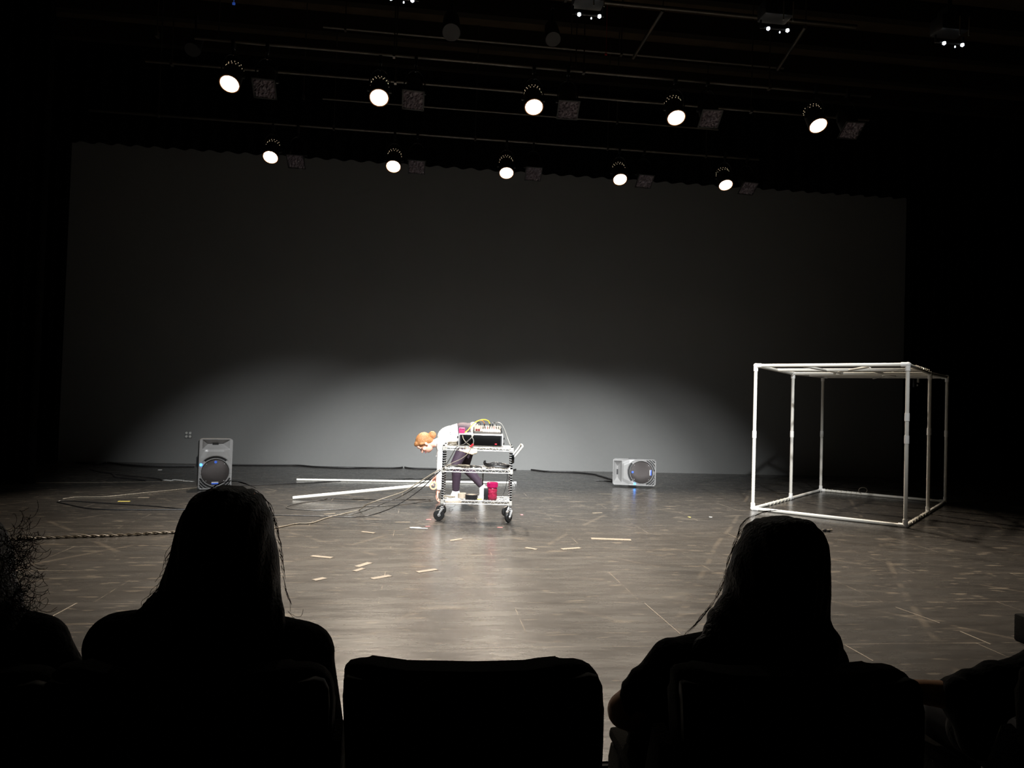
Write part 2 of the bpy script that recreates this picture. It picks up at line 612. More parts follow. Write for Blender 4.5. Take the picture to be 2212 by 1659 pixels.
# cross pipe
a, b = onz(1432, 22, 6.1), onz(1368, 125, 6.1)
single('cross_pipe', MB().cyl(a, b, .022, n=12).cyl(a, V((a.x, a.y, CEIL - .01)), .008), 'pipe_dark', 'dark pipe running front to back under the ceiling above the fourth near lamp', 'pipe')
a, b = onz(1740, 58, 6.0), onz(1680, 150, 6.0)
single('cross_pipe', MB().cyl(a, b, .022, n=12).cyl(a, V((a.x, a.y, CEIL - .01)), .008), 'pipe_dark', 'dark pipe running front to back at upper right beside the third pilot-light unit', 'pipe')

# PAR cans. The lens faces the audience and the floor.
AIM = V((0, -math.cos(math.radians(55)), -math.sin(math.radians(55))))
def par_can(lit):
    t = thing('stage_lamp' if lit else 'unlit_lamp', 'x', 'stage light')
    ax = -AIM
    # front rim at the lens, can runs up and back
    part('housing', MB().lathe((0, 0, 0), ax, [(-.035, .118), (-.035, .124), (0, .122), (.20, .115), (.30, .098), (.345, .065), (.36, 0), (.34, .0), (.33, .058), (.28, .09), (.02, .112), (-.03, .115)][:], 32), 'lamp_black', t)
    if lit:
        part('lens', MB().lathe((0, 0, 0), -ax, [(.0, 0), (.0, .106), (.012, .104), (.024, .06), (.028, 0)], 32), 'lens', t)
        part('inner_rim', MB().lathe((0, 0, 0), ax, [(-.036, .117), (-.036, .107), (-.002, .107), (-.002, .117), (-.036, .117)], 32), 'reflector', t)
        R = ax.to_track_quat('Z', 'Y').to_matrix()
        vm = MB()
        for ring, (h, r) in enumerate(((.235, .1125), (.29, .103))):
            for k in range(16):
                a = 2 * PI * (k + ring * .5) / 16
                vm.sph(R @ V((math.cos(a) * r, math.sin(a) * r, h)), .0028, u=6, v=4)
        tag(part('vent_ring', vm, 'leak', t), kind='stuff')
    else:
        R = AIM.to_track_quat('Z', 'Y').to_matrix()
        m = MB()
        for (cx, cy, sx, sy) in ((0, .128, .27, .016), (0, -.128, .27, .016), (.128, 0, .016, .27), (-.128, 0, .016, .27)):
            m.box(R @ V((cx, cy, .045)), (sx, sy, .012), R)
        part('gel_frame', m, 'lamp_black', t, smooth=0)
        m = MB()
        g = 14
        vs = [[m.bm.verts.new(R @ V((-.12 + .24 * i / g, -.12 + .24 * j / g, .045 + random.uniform(-.012, .012)))) for j in range(g + 1)] for i in range(g + 1)]
        for i in range(g):
            for j in range(g):
                m.bm.faces.new((vs[i][j], vs[i + 1][j], vs[i + 1][j + 1], vs[i][j + 1]))
        part('gel_sheet', m, 'gel', t, smooth=0)
    c = ax * .12
    yk = MB()
    pts = [c + V((.13 * math.cos(a), 0, 0)) + V((0, 0, .28 * math.sin(a) ** .6 if a not in (0, PI) else 0)) for a in [PI * k / 12 for k in range(13)]]
    yk.tube(pts, .009, 6)
    part('yoke', yk, 'lamp_black', t)
    part('clamp', MB().box(c + V((0, .01, .40)), (.04, .07, .12), bev=.006).cyl(c + V((0, 0, .26)), c + V((0, 0, .36)), .012), 'lamp_black', t)
    for s in (-1, 1):
        part('yoke_knob', MB().cyl(c + V((s * .118, 0, 0)), c + V((s * .15, 0, 0)), .018, n=10), 'lamp_black', t)
    return t

ORD = ['first', 'second', 'third', 'fourth', 'fifth']
near = [(497, 178), (819, 208), (1153, 228), (1460, 251), (1766, 268)]
far = [(585, 337), (850, 357), (1094, 371), (1339, 385), (1567, 397)]
neargel = [(572, 187), (893, 212), (1227, 233), (1533, 252), (1837, 277)]
fargel = [(640, 345), (900, 357), (1152, 372), (1392, 388), (1615, 403)]
protoL, protoG = par_can(True), par_can(False)
for s in ('x',):
    pass
first = True
for row, pts in (('nearer', near), ('farther', far)):
    for i, p in enumerate(pts):
        o = protoL if first else copy_tree(protoL)
        first = False
        P = ony(*p, NEARY if row == 'nearer' else FARY)
        o.location = P
        o.rotation_euler = (random.uniform(-.05, .05), 0, random.uniform(-.06, .06))
        o['label'] = 'glowing round stage lamp, %s from the left in the %s row' % (ORD[i], 'upper' if row == 'nearer' else 'lower')
        o['group'] = 'lit stage lamps in two rows'
        L = P + AIM * .06
        if row == 'nearer':
            e, tgt = (90, 170, 190, 150, 100)[i], L + AIM * 4
        else:
            e, tgt = (120, 170, 190, 170, 130)[i], L + AIM * 4
        sp = spot('lamp_beam', L, tgt, e * 10.2, 54, .85, WARM, .09)
first = True
for row, pts in (('nearer', neargel), ('farther', fargel)):
    for i, p in enumerate(pts):
        o = protoG if first else copy_tree(protoG)
        first = False
        o.location = ony(*p, NEARY if row == 'nearer' else FARY)
        o.rotation_euler = (random.uniform(-.04, .06), random.uniform(-.04, .04), random.uniform(-.05, .05))
        o['label'] = 'unlit lamp with crumpled grey gel, right of the %s glowing lamp, %s row' % (ORD[i], 'upper' if row == 'nearer' else 'lower')
        o['group'] = 'unlit lamps with gel frames'

# pilot-light units at the top
def pilot():
    t = thing('moving_light', 'x', 'stage light')
    part('body', MB().box((0, 0, .22), (.30, .20, .16), bev=.02).box((0, 0, .34), (.16, .16, .10), bev=.01), 'lamp_black', t)
    for dx, dz in ((-.10, 0), (.10, .0)):
        part('pilot_light', MB().lathe((dx, -.06, .02), (0, 0, -1), [(0, 0), (0, .016), (.02, .018), (.035, 0)], 12), 'led_white', t)
    part('pilot_light', MB().lathe((.02, -.06, -.01), (0, 0, -1), [(0, 0), (0, .006), (.014, .007), (.02, 0)], 10), 'led_white', t, label='smaller dim pilot light')
    for dx, z0 in ((.03, .08), (.13, .08)):
        part('rod', MB().cyl((dx, -.11, z0), (dx, -.11, z0 + .19), .006, n=8), 'rod_lit', t)
    part('bracket', MB().tube([(-.15, 0, .12), (-.15, 0, .04), (-.13, -.03, .03), (.13, -.03, .03), (.15, 0, .04), (.15, 0, .12)], .010, 6), 'lamp_black', t)
    part('clamp', MB().cyl((0, 0, .36), (0, 0, .62), .02), 'lamp_black', t)
    return t
pl = pilot()
for i, (p, lb) in enumerate((((868, 8), 'leftmost'), ((1270, 42), 'second from the left'), ((1674, 72), 'third from the left'), ((2050, 103), 'rightmost'))):
    o = pl if i == 0 else copy_tree(pl)
    o.location = onz(*p, 5.0)
    o['label'] = 'black overhead fixture with tiny white pilot lights, %s of four' % lb
    o['group'] = 'fixtures with white pilot lights'
for px, mt_, lb in (((505, 8), 'blue_badge', 'tiny blue cable tag at the top left of the grid'), ((1309, 117), 'red', 'tiny red-orange cable tag on the pipe above the third near lamp')):
    c = onz(*px, 6.1)
    single('cable_tag', MB().box(c, (.035, .015, .03), bev=.004).cyl(c, V((c.x, c.y, CEIL - .01)), .003, n=6), mt_, lb, 'tag')
# dark fixtures hung among the pipes
def dark_fix(px, z, lb, s=1.0):
    c = onz(*px, z)
    t = thing('unlit_fixture', lb, 'stage light', c)
    d = V((0, -.6, -.8))
    part('housing', MB().lathe((0, 0, 0), -d, [(0, 0), (0, .09 * s), (.02, .1 * s), (.3 * s, .08 * s), (.38 * s, .05 * s), (.39 * s, 0)], 20), 'lamp_black', t)
    part('clamp', MB().cyl((0, .1, .1), (0, .1, .45 * s), .012, n=8).box((0, .1, .45 * s), (.04, .06, .06)), 'lamp_black', t)
dark_fix((975, 70), 5.7, 'dark unlit fixture hung in the ceiling left of the small red tag', 1.2)
dark_fix((1195, 85), 5.6, 'dark unlit fixture above the third near lamp, below the second pilot unit')
dark_fix((415, 108), 5.5, 'dark unlit fixture at upper left above the first near lamp')

# ================================================================ PVC FRAME
S = 1.83
FL = onz(1626, 1102); F = onz(1963, 1141)
u = (F - FL).normalized()
vv = V((-u.y, u.x, 0))
A = FL.copy(); A.z = 0
B = A + u * ((F - FL).length * .98)
Lg = 3.03
D, C3 = A + vv * Lg, B + vv * Lg
pr = .021
t = thing('pipe_cube', 'large open box frame of white plastic pipe standing on the right of the stage', 'frame', tuple(A))
top = S - pr
zv = V((0, 0, 1))
AM, BM = A + vv * Lg / 2, B + vv * Lg / 2

def fpipe(a, b, r=pr, lab=None):
    part('pipe', MB().cyl(a, b, r, n=14), 'pvc', t, world=True, label=lab)
lo = zv * pr
hi = zv * top
for P in (A, B, C3, D):
    fpipe(P + lo, P + hi)
for P in (AM, BM):
    fpipe(P + lo * 2, P + hi - zv * .03)
for a, b in ((A, B), (D, C3)):
    fpipe(a + lo, b + lo)
    fpipe(a + hi, b + hi)
for a, m_, b in ((A, AM, D), (B, BM, C3)):
    fpipe(a + lo, m_ + lo)
    fpipe(m_ + lo, b + lo)
    fpipe(a + hi, m_ + hi - zv * .025)
    fpipe(m_ + hi - zv * .025, b + hi)
fpipe(AM + hi - zv * .025, BM + hi - zv * .025)
for s, e in ((.27, .0), (.74, .0)):
    fpipe(A.lerp(D, s) + hi - zv * .012, B.lerp(C3, s) + hi - zv * .012)
# lattice pipes lying crosswise in the top
def tp(i, j, dz=0):
    return A + u * (S * i) + vv * (Lg * j) + hi + zv * dz
for i0, j0, i1, j1 in ((.32, .0, .36, .52), (.62, .27, .64, .76), (.30, .5, .72, .0), (.70, .5, .40, 1.0)):
    fpipe(tp(i0, j0, -.012), tp(i1, j1, -.02), .015)
for P in (A, B, C3, D):
    for z in (pr, top):
        m = MB().sph(P + zv * z, pr * 1.45, u=14, v=10)
        s = 1 if z < 1 else -1
        m.cyl(P + zv * z, P + zv * (z + s * .07), pr * 1.3)
        for d in (u, vv):
            q = 1 if (P + d * .1 - (A + C3) / 2).length < (P - (A + C3) / 2).length else -1
            m.cyl(P + zv * z, P + zv * z + d * q * .07, pr * 1.3)
        part('corner_fitting', m, 'pvc_joint', t, world=True)
for P in (AM, BM):
    for z in (pr, top - .025):
        s = 1 if z < 1 else -1
        part('tee_fitting', MB().cyl(P + zv * z - vv * .06, P + zv * z + vv * .06, pr * 1.3).cyl(P + zv * z, P + zv * (z + s * .07), pr * 1.3), 'pvc_joint', t, world=True)
for P, z in ((A, .9), (B, .93), (B, 1.18), (C3, .95), (D, .86), (AM, .88), (BM, 1.0)):
    part('coupling', MB().cyl(P + zv * z, P + zv * (z + .09), pr * 1.22), 'pvc_joint', t, world=True)
def wrap(P, Q, k0, k1, nt):
    pts = []
    d = (Q - P)
    s1 = d.normalized().cross(zv)
    for k in range(40):
        f = k / 39
        p = P + d * (k0 + (k1 - k0) * f)
        a = f * nt * 2 * PI
        pts.append(p + (s1 * math.cos(a) + zv * math.sin(a)) * (pr + .004))
    part('string', MB().tube(pts, .003, 5), 'tie', t, world=True)
wrap(D + lo, C3 + lo, .05, .35, 7)
wrap(B + lo, C3 + lo, .1, .45, 6)
wrap(B + hi, BM + hi, .3, .95, 7)
wrap(A + lo, AM + lo, .3, .9, 6)
q = D.lerp(C3, .36) + zv * .03
part('string', MB().tube([q + V((.07 * math.cos(a), 0, .045 + .045 * math.sin(a))) for a in [2 * PI * k / 14 for k in range(14)]], .004, 5, closed=True), 'tape_tan', t, world=True, label='tan string loop')
q = ony(1976, 822, (D.lerp(C3, .62)).y)
part('clamp', MB().box(q + V((0, 0, -.02)), (.05, .04, .16), bev=.008), 'black_plastic', t, world=True, label='small black clamp')
part('clip', MB().box(q + V((.04, -.01, .03)), (.035, .03, .12), bev=.006).sph(q + V((.03, -.01, -.07)), .016), 'pvc', t, world=True)
# small gadget on floor
g = onz(1785, 1149)
t = thing('pipe_clamp', 'small black metal clamp lying on the floor in front of the white frame', 'clamp', tuple(g))
part('jaw', MB().box((-.02, 0, .015), (.035, .03, .03), bev=.006).box((.025, 0, .012), (.03, .035, .024), bev=.006), 'black_plastic', t)
part('screw', MB().cyl((-.05, 0, .02), (.055, .0, .02), .006).cyl((.05, 0, .02), (.062, 0, .02), .014), 'tape_tan', t, label='brass coloured screw')

# ================================================================ SPEAKERS
SW, SH, SD = .405, .655, .36
def speaker(label):
    t = thing('loudspeaker', label, 'loudspeaker')
    # cabinet: lofted, tapering to the back
    m = MB()
    def rr(wd, h, y, rad, cx=0, k=5, z0=0.0):
        pts = []
        for (sx, sz, a0) in ((1, 1, 0), (-1, 1, 90), (-1, -1, 180), (1, -1, 270)):
            for i in range(k + 1):
                a = math.radians(a0 + 90 * i / k)
                pts.append(m.bm.verts.new((cx + sx * (wd / 2 - rad) + math.cos(a) * rad, y, z0 + h / 2 + sz * (h / 2 - rad) + math.sin(a) * rad)))
        return pts
    rings = [rr(SW, SH, -SD / 2 + .012, .035), rr(SW, SH, -SD / 2 + .05, .035), rr(SW * .97, SH * .995, 0, .05), rr(SW * .72, SH * .97, SD / 2 - .05, .06, z0=.0), rr(SW * .62, SH * .93, SD / 2, .05, z0=.01)]
    n = len(rings[0])
    for P, Q in zip(rings, rings[1:]):
        for k in range(n):
            j = (k + 1) % n
            m.bm.faces.new((P[k], P[j], Q[j], Q[k]))
    m.bm.faces.new(rings[-1])
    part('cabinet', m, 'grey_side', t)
    # front baffle: relief surface
    m = MB()
    NX, NZ = 84, 132
    wz, wr = .217, .172
    def relief(x, z):
        y = -.0
        # horn funnel
        cz, hw, hh = .582, .166, .062
        ax, az = abs(x) / hw, abs(z - cz) / hh
        q = max(ax if True else 0, az)
        if q < 1:
            fx = (1 - ax) * hw / .075
            fz = (1 - az) * hh / .058
            y += min(.085, .085 * min(fx, fz * 1.0) ** .8)
        # bulge between horn and woofer
        d = math.hypot(x, z - wz)
        if z > wz + .05 and q >= 1 and d > wr + .03:
            lim = .19 - max(0, (z - .40)) * .45
            if abs(x) < lim and z < .52:
                y -= .016 * min(1, (lim - abs(x)) / .05) * min(1, (.52 - z) / .03) * min(1, (d - wr - .03) / .02)
        # woofer seat and rim
        if d < wr:
            y += .022
        elif d < wr + .012:
            y -= .010
        # edge rim
        e = min(SW / 2 - abs(x), z, SH - z)
        if e < .012:
            y -= .004
        # arc slot above woofer
        if wr + .012 < d < wr + .036 and z > wz and abs(math.atan2(x, z - wz)) < .72:
            y += .03
        # corner vents
        if z < .14 and d > wr + .016 and e > .014 and (int((d - wr - .016) / .014) % 2 == 0):
            y += .02
        return y
    vs = {}
    for i in range(NX + 1):
        for j in range(NZ + 1):
            x, z = -SW / 2 + SW * i / NX, SH * j / NZ
            # rounded corners
            rad = .035
            cx, cz = max(abs(x) - (SW / 2 - rad), 0), max(abs(z - SH / 2) - (SH / 2 - rad), 0)
            q = math.hypot(cx, cz)
            if cx > 0 and cz > 0:
                mm = max(cx, cz)
                f = mm / q
                x = math.copysign(SW / 2 - rad + cx * f, x)
                z = SH / 2 + math.copysign(SH / 2 - rad + cz * f, z - SH / 2)
            vs[i, j] = m.bm.verts.new((x, -SD / 2 + relief(x, z), z))
    for i in range(NX):
        for j in range(NZ):
            m.bm.faces.new((vs[i, j], vs[i + 1, j], vs[i + 1, j + 1], vs[i, j + 1]))
    # skirt
    edge = [vs[i, 0] for i in range(NX + 1)] + [vs[NX, j] for j in range(1, NZ + 1)] + [vs[i, NZ] for i in range(NX - 1, -1, -1)] + [vs[0, j] for j in range(NZ - 1, 0, -1)]
    bk = [m.bm.verts.new((v.co.x, -SD / 2 + .02, v.co.z)) for v in edge]
    for k in range(len(edge)):
        j = (k + 1) % len(edge)
        m.bm.faces.new((edge[j], edge[k], bk[k], bk[j]))
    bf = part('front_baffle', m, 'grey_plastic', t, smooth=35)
    part('woofer_grille', MB().lathe((0, -SD / 2 + .018, wz), (0, -1, 0), [(0, 0), (0, wr - .001), (.010, wr - .004), (.022, wr * .8), (.030, wr * .45), (.033, 0)], 48), 'grille', t)
    for a in (45, 135, 225, 315):
        c = V((math.cos(math.radians(a)) * wr * .9, -SD / 2 + .006, wz + math.sin(math.radians(a)) * wr * .9))
        part('grille_screw', MB().cyl(c, c + V((0, -.008, 0)), .005, n=10), 'case_silver', t)
    # black slot inserts
    m = MB()
    for k in range(24):
        a0 = -.70 + 1.4 * k / 24
        a1 = -.70 + 1.4 * (k + 1) / 24
        r0, r1 = wr + .013, wr + .035
        y = -SD / 2 + .012
        q = [(r * math.sin(a), y, wz + r * math.cos(a)) for r, a in ((r0, a0), (r0, a1), (r1, a1), (r1, a0))]
        m.bm.faces.new([m.bm.verts.new(p) for p in q])
        b2 = [(p[0], y + .004, p[2]) for p in q]
        m.bm.faces.new([m.bm.verts.new(p) for p in b2[::-1]])
    part('port_slot', m, 'black_plastic', t, smooth=0)
    m = MB()
    for s in (-1, 1):
        for k in range(4):
            r0 = wr + .020 + k * .026
            r1 = r0 + .014
            a_s = [math.radians(200 + 60 * i / 30) if s < 0 else math.radians(280 + 60 * i / 30) for i in range(31)]
            pp = []
            for a in a_s:
                x0, z0 = r0 * math.cos(a), wz + r0 * math.sin(a)
                x1, z1 = r1 * math.cos(a), wz + r1 * math.sin(a)
                ok = all(abs(x) < SW / 2 - .014 and z > .014 for x, z in ((x0, z0), (x1, z1))) and z0 < .14
                pp.append((x0, z0, x1, z1) if ok else None)
            for p, q in zip(pp, pp[1:]):
                if p and q:
                    y = -SD / 2 - .0015
                    m.bm.faces.new([m.bm.verts.new(c) for c in ((p[0], y, p[1]), (q[0], y, q[1]), (q[2], y, q[3]), (p[2], y, p[3]))])
                    y = -SD / 2 + .004
                    m.bm.faces.new([m.bm.verts.new(c) for c in ((p[2], y, p[3]), (q[2], y, q[3]), (q[0], y, q[1]), (p[0], y, p[1]))])
    part('corner_vent', m, 'black_plastic', t, smooth=0)
    part('horn_throat', MB().box((0, -SD / 2 + .079, .582), (.022, .012, .075) if False else (.075, .014, .022)), 'black_plastic', t, smooth=0)
    part('power_light', MB().lathe((-.178, -SD / 2 - .002, .318), (0, -1, 0), [(0, 0), (0, .016), (.006, .013), (.008, 0)], 14), 'blue_led', t, label='glowing blue light')
    part('round_badge', MB().lathe((0, -SD / 2 - .004, .352), (0, -1, 0), [(0, 0), (0, .018), (.006, .018), (.008, 0)], 16), 'blue_badge', t, label='round blue badge')
    part('name_badge', MB().box((0, -SD / 2 - .008, .072), (.085, .006, .016), bev=.002), 'blue_badge', t, label='blue badge bar')
    part('badge_stripe', MB().box((0, -SD / 2 - .008, .089), (.085, .006, .010), bev=.002), 'blue_badge_white', t, label='pale badge bar')
    for s in (-1, 1):
        part('handle', MB().tube([(s * (SW / 2 - .02), -.02, .25), (s * (SW / 2 + .004), -.02, .29), (s * (SW / 2 + .004), -.02, .40), (s * (SW / 2 - .02), -.02, .44)], .009, 8), 'black_plastic', t)
    for dx in (-.12, .12):
        for dy in (-.1, .1):
            part('foot', MB().cyl((dx, dy, -.008), (dx, dy, .02), .015, n=12), 'rubber', t)
    return t
sp1 = speaker('grey loudspeaker standing upright on the left of the stage near the rear wall')
c = onz(459, 1058)
dv = V((c.x, c.y, 0)).normalized()
sp1.location = (c.x + dv.x * SD / 2, c.y + dv.y * SD / 2, .008)
sp1.rotation_euler = (0, 0, math.radians(23))
sp2 = copy_tree(sp1)
sp2['label'] = 'grey loudspeaker lying on its side right of the cart, horn to the left'
c = onz(1420, 1055)
# local z axis (top) now points left, local -x side down
Rz = Matrix.Rotation(math.radians(-13), 3, 'Z')
Rl = Matrix.Rotation(math.radians(-90), 3, 'Y')
Rt = Matrix.Rotation(math.radians(-5), 3, 'X')
sp2.rotation_euler = (Rz @ Rt @ Rl).to_euler()
cc = c + V((-.02, SD / 2, 0))
sp2.location = (cc.x + .03, cc.y, SW / 2 + .016)
for s in (sp1, sp2):
    s['group'] = 'stage loudspeakers'

# ================================================================ CART
cl, cr = ony(954.5, 1100, 7.70), ony(1102, 1100, 7.64)
CW = (cr - cl).length
CDp = .36
ang = math.atan2(cr.y - cl.y, cr.x - cl.x)
cart = thing('utility_cart', 'chrome three-shelf wire cart on casters at centre stage in front of the bending person', 'cart', (cl.x, cl.y, 0), (0, 0, ang))
PZ0, PZ1 = .125, .79
for ix, x in enumerate((0, CW)):
    for iy, y in enumerate((0, CDp)):
        m = MB()
        prof = [(0, 0), (0, .013)]
        z = .004
        L_ = PZ1 - PZ0
        while z < L_ - .03:
            prof += [(z, .0135), (z + .017, .0135), (z + .019, .0105), (z + .0235, .0105), (z + .0254, .0135)]
            z += .0254
        prof += [(L_ - .004, .0135), (L_, .010), (L_, 0)]
        m.lathe((x, y, PZ0), (0, 0, 1), prof, 16)
        po = part('post', m, 'chrome_dark', cart)
        m = MB()
        z = PZ0 + .014
        while z < PZ1 - .02:
            m.lathe((x, y, z), (0, 0, 1), [(0, .0130), (0, .0148), (.007, .0148), (.007, .0130)], 12)
            z += .0254
        tag(part('groove_rings', m, 'case_silver', po), kind='stuff')  # added pale rings stand in for the highlights on the chrome grooves
def shelf(z, zig=True):
    m = MB()
    r = .0045
    for zz in (z, z - .034):
        pts = [(0, 0, zz), (CW, 0, zz), (CW, CDp, zz), (0, CDp, zz)]
        for a, b in zip(pts, pts[1:] + pts[:1]):
            m.cyl(a, b, r, n=8)
    for (a, b) in (((0, 0), (CW, 0)), ((0, CDp), (CW, CDp)), ((0, 0), (0, CDp)), ((CW, 0), (CW, CDp))):
        L_ = math.dist(a, b)
        nz = int(L_ / .034)
        pts = []
        for k in range(nz + 1):
            f = .02 + .96 * k / nz
            pts.append((a[0] + (b[0] - a[0]) * f, a[1] + (b[1] - a[1]) * f, z - (.002 if k % 2 else .032)))
        m.tube(pts, .003, 5)
    nw = 24
    for k in range(1, nw):
        x = CW * k / nw
        m.cyl((x, 0, z + .004), (x, CDp, z + .004), .0022, n=5)
    for y in (CDp * .33, CDp * .66):
        m.cyl((0, y, z - .002), (CW, y, z - .002), .0038, n=6)
    s = part('shelf', m, 'chrome', cart)
    for x in (0, CW):
        for y in (0, CDp):
            part('corner_collar', MB().lathe((x, y, z - .038), (0, 0, 1), [(0, .0138), (0, .020), (.044, .018), (.044, .0138)], 14), 'chrome', s)
SHZ = [.764, .529, .205]
SHZ = [ony(1030, 966, 7.68).z, ony(1030, 1013.5, 7.68).z, ony(1030, 1081.5, 7.68).z]
for z in SHZ:
    shelf(z)
def caster(x, y, a):
    q = part('caster', MB().cyl((x, y, .118), (x, y, .16), .012).cyl((x, y, .122), (x, y, .132), .022), 'case_silver', cart)
    R = Matrix.Rotation(a, 3, 'Z')
    off = R @ V((-.03, 0, 0))
    c = V((x, y, .058)) + off
    ax = R @ V((0, 1, 0))
    part('wheel', MB().lathe(c - ax * .016, ax, [(0, 0), (0, .044), (.002, .054), (.008, .058), (.024, .058), (.030, .054), (.032, .044), (.032, 0)], 28), 'rubber', q)
    part('hub', MB().lathe(c - ax * .020, ax, [(0, 0), (0, .014), (.004, .017), (.036, .017), (.040, .014), (.040, 0)], 16), 'case_silver', q)
    m = MB()
    for s in (-1, 1):
        m.tube([c + ax * s * .021, c + ax * s * .022 + V((0, 0, .03)) - off * .2, V((x, y, .122)) + ax * s * .018], [.008, .011, .012], 6)
    part('fork', m, 'case_silver', q)
caster(0, 0, .15)
caster(CW, 0, 1.0)
caster(0, CDp, .3)
caster(CW, CDp, .5)
# push handle
hz = ony(1103, 985, 7.64).z
m = MB()
m.tube(smooth_path([(CW + .01, 0, hz - .02), (CW + .035, 0, hz), (CW + .10, .0, hz + .085), (CW + .112, .03, hz + .105), (CW + .112, CDp - .03, hz + .105), (CW + .10, CDp, hz + .085), (CW + .035, CDp, hz), (CW + .01, CDp, hz - .02)], 5), .010, 10)
part('push_handle', m, 'chrome', cart)
part('handle_bracket', MB().box((CW + .012, 0, hz - .03), (.03, .034, .09), bev=.006).box((CW + .012, CDp, hz - .03), (.03, .034, .09), bev=.006), 'chrome_dark', cart)

def on_cart(x, y, z):
    return Matrix.Translation((cl.x, cl.y, 0)) @ Matrix.Rotation(ang, 4, 'Z') @ V((x, y, z))
def cthing(name, label, cat, x, y, z, rz=0, group=None):
    return thing(name, label, cat, tuple(on_cart(x, y, z)), (0, 0, ang + rz), group)
TZ = SHZ[0] + .0065
# rack case
p = ony(988.8, 964, 7.72)
cx0 = (p.x - cl.x)
RW, RH, RD = .475, .132, .28
case = cthing('rack_case', 'black rack case with rounded silver edge on the top shelf of the cart', 'case', cx0 + RW / 2, .02, TZ)
m = MB()
m.box((0, RD / 2 + .01, RH / 2), (RW, RD, RH), bev=.012)
part('shell', m, 'case_silver', case)
part('front_panel', MB().box((0, .0055, RH / 2), (RW - .03, .012, RH - .022), bev=.004), 'case_black', case, label='black front panel')
m = MB()
for s in (-1, 1):
    m.box((s * (RW / 2 - .024), -.002, RH / 2), (.014, .006, RH - .03))
part('rack_rail', m, 'black_plastic', case)
for s in (-1, 1):
    for z in (.035, .09):
        part('latch', MB().box((s * (RW / 2 + .006), .06, z), (.016, .04, .026), bev=.004), 'black_plastic', case)
part('switch', MB().box((.16, -.003, .03), (.02, .006, .012)), 'red', case, label='small red switch')
# mixer
mz = TZ + RH + .001
mx = cthing('audio_mixer', 'small grey audio mixer with rows of knobs on top of the rack case', 'mixer', cx0 + .305, .06, mz)
MWd, MD = .285, .22
m = MB()
m.prism([(0, 0), (MD, 0), (MD, .075), (MD - .03, .082), (0, .022)], -MWd / 2, MWd / 2, bev=.003)
me = m.mesh('body', 30)
me.transform(Matrix.Rotation(PI / 2, 4, 'Z') @ Matrix.Diagonal((1, -1, 1, 1)))
me.flip_normals()
part('body', me, 'mixer', mx)
sl = math.atan2(.06, MD - .03)
for i in range(9):
    for j in range(5):
        x = -MWd / 2 + .07 + i * .024
        y = .02 + j * .03
        z = .022 + y * math.tan(sl)
        mt_ = 'knob_white' if j in (0, 1) else ('knob_red' if i % 3 == 0 else 'black_plastic')
        part('knob', MB().cyl((x, y, z - .001), (x, y - .003, z + .010), .0048, .004, n=8), mt_, mx)
for x in (-.115, -.09):
    part('knob', MB().cyl((x, .03, .03), (x, .027, .05), .012, .010, n=12), 'knob_red', mx, label='larger dark red knob')
part('end_cheek', MB().box((MWd / 2 + .004, MD / 2, .035), (.01, MD * .9, .07), bev=.003), 'black_plastic', mx)
part('end_cheek', MB().box((-MWd / 2 - .004, MD / 2, .035), (.01, MD * .9, .07), bev=.003), 'black_plastic', mx)
# pink box
bx = cthing('adapter_box', 'small bright pink box with three dark sockets on the left end of the rack case', 'box', cx0 + .035, .05, mz)
part('shell', MB().box((0, .03, .029), (.062, .055, .056), bev=.004), 'pink', bx)
for k in (-1, 0, 1):
    part('socket', MB().box((k * .016, .0015, .044), (.009, .003, .007)), 'black_plastic', bx)

def cable(name, pts, r, mt_, label, group=None, plugs=(), sub=6, n=7):
    P = smooth_path(pts, sub)
    t = thing(name, label, 'cable', tuple(P[0]), group=group)
    part('cord', MB().tube(P, r, n), mt_, t, world=True)
    for (a, b, pm, pr_) in plugs:
        part('plug', MB().cyl(a, b, pr_, n=10), pm, t, world=True)
    return t
cp = lambda px, py, Y=7.80: ony(px, py, Y)
mxt = ony(1058, 926, 7.9)
cable('yellow_cable', [cp(1004, 935, 7.80), cp(1012, 928, 7.8), cp(1022, 916, 7.82), cp(1033, 909, 7.84), cp(1045, 906.5, 7.86), cp(1054, 909, 7.88), cp(1058.5, 916, 7.9)], .0055, 'yellow_cable', 'yellow cable arching from the pink box over to the top of the mixer', plugs=[(cp(1058.5, 915, 7.9), cp(1059, 924, 7.9), 'black_plastic', .008)])
cable('orange_cable', [cp(1036, 908, 7.83), cp(1042, 909, 7.85), cp(1046, 914, 7.88), cp(1046.5, 917, 7.9)], .004, 'orange_cable', 'short orange cable dropping from the yellow one into the mixer', plugs=[(cp(1046.5, 915, 7.9), cp(1047, 924.5, 7.9), 'black_plastic', .007)])
cable('signal_cable', [cp(1069.5, 923, 7.9), cp(1070, 916, 7.9), cp(1075, 912.5, 7.88), cp(1083, 916, 7.86), cp(1090, 928, 7.85), cp(1096, 945, 7.84), cp(1101, 958, 7.8), cp(1105, 966, 7.76)], .004, 'pale_cable', 'pale cable arching from the mixer down to the right end of the cart', plugs=[(cp(1069, 918, 7.9), cp(1069, 925, 7.9), 'case_silver', .006)])
cable('signal_cable', [cp(1063.5, 924, 7.9), cp(1064, 914, 7.9), cp(1067, 912, 7.92), cp(1072, 918, 7.98), cp(1074, 924, 8.0)], .004, 'grey_cable', 'short dark cable looping beside the plugs at the back of the mixer', plugs=[(cp(1063.7, 916, 7.9), cp(1063.7, 925, 7.9), 'black_plastic', .007)])
cable('signal_cable', [cp(1037, 925, 7.95), cp(1038, 915, 7.96), cp(1034, 912, 7.98), cp(1028, 918, 7.98), cp(1026, 930, 7.95)], .005, 'black_cable', 'black cable looped behind the left corner of the mixer')
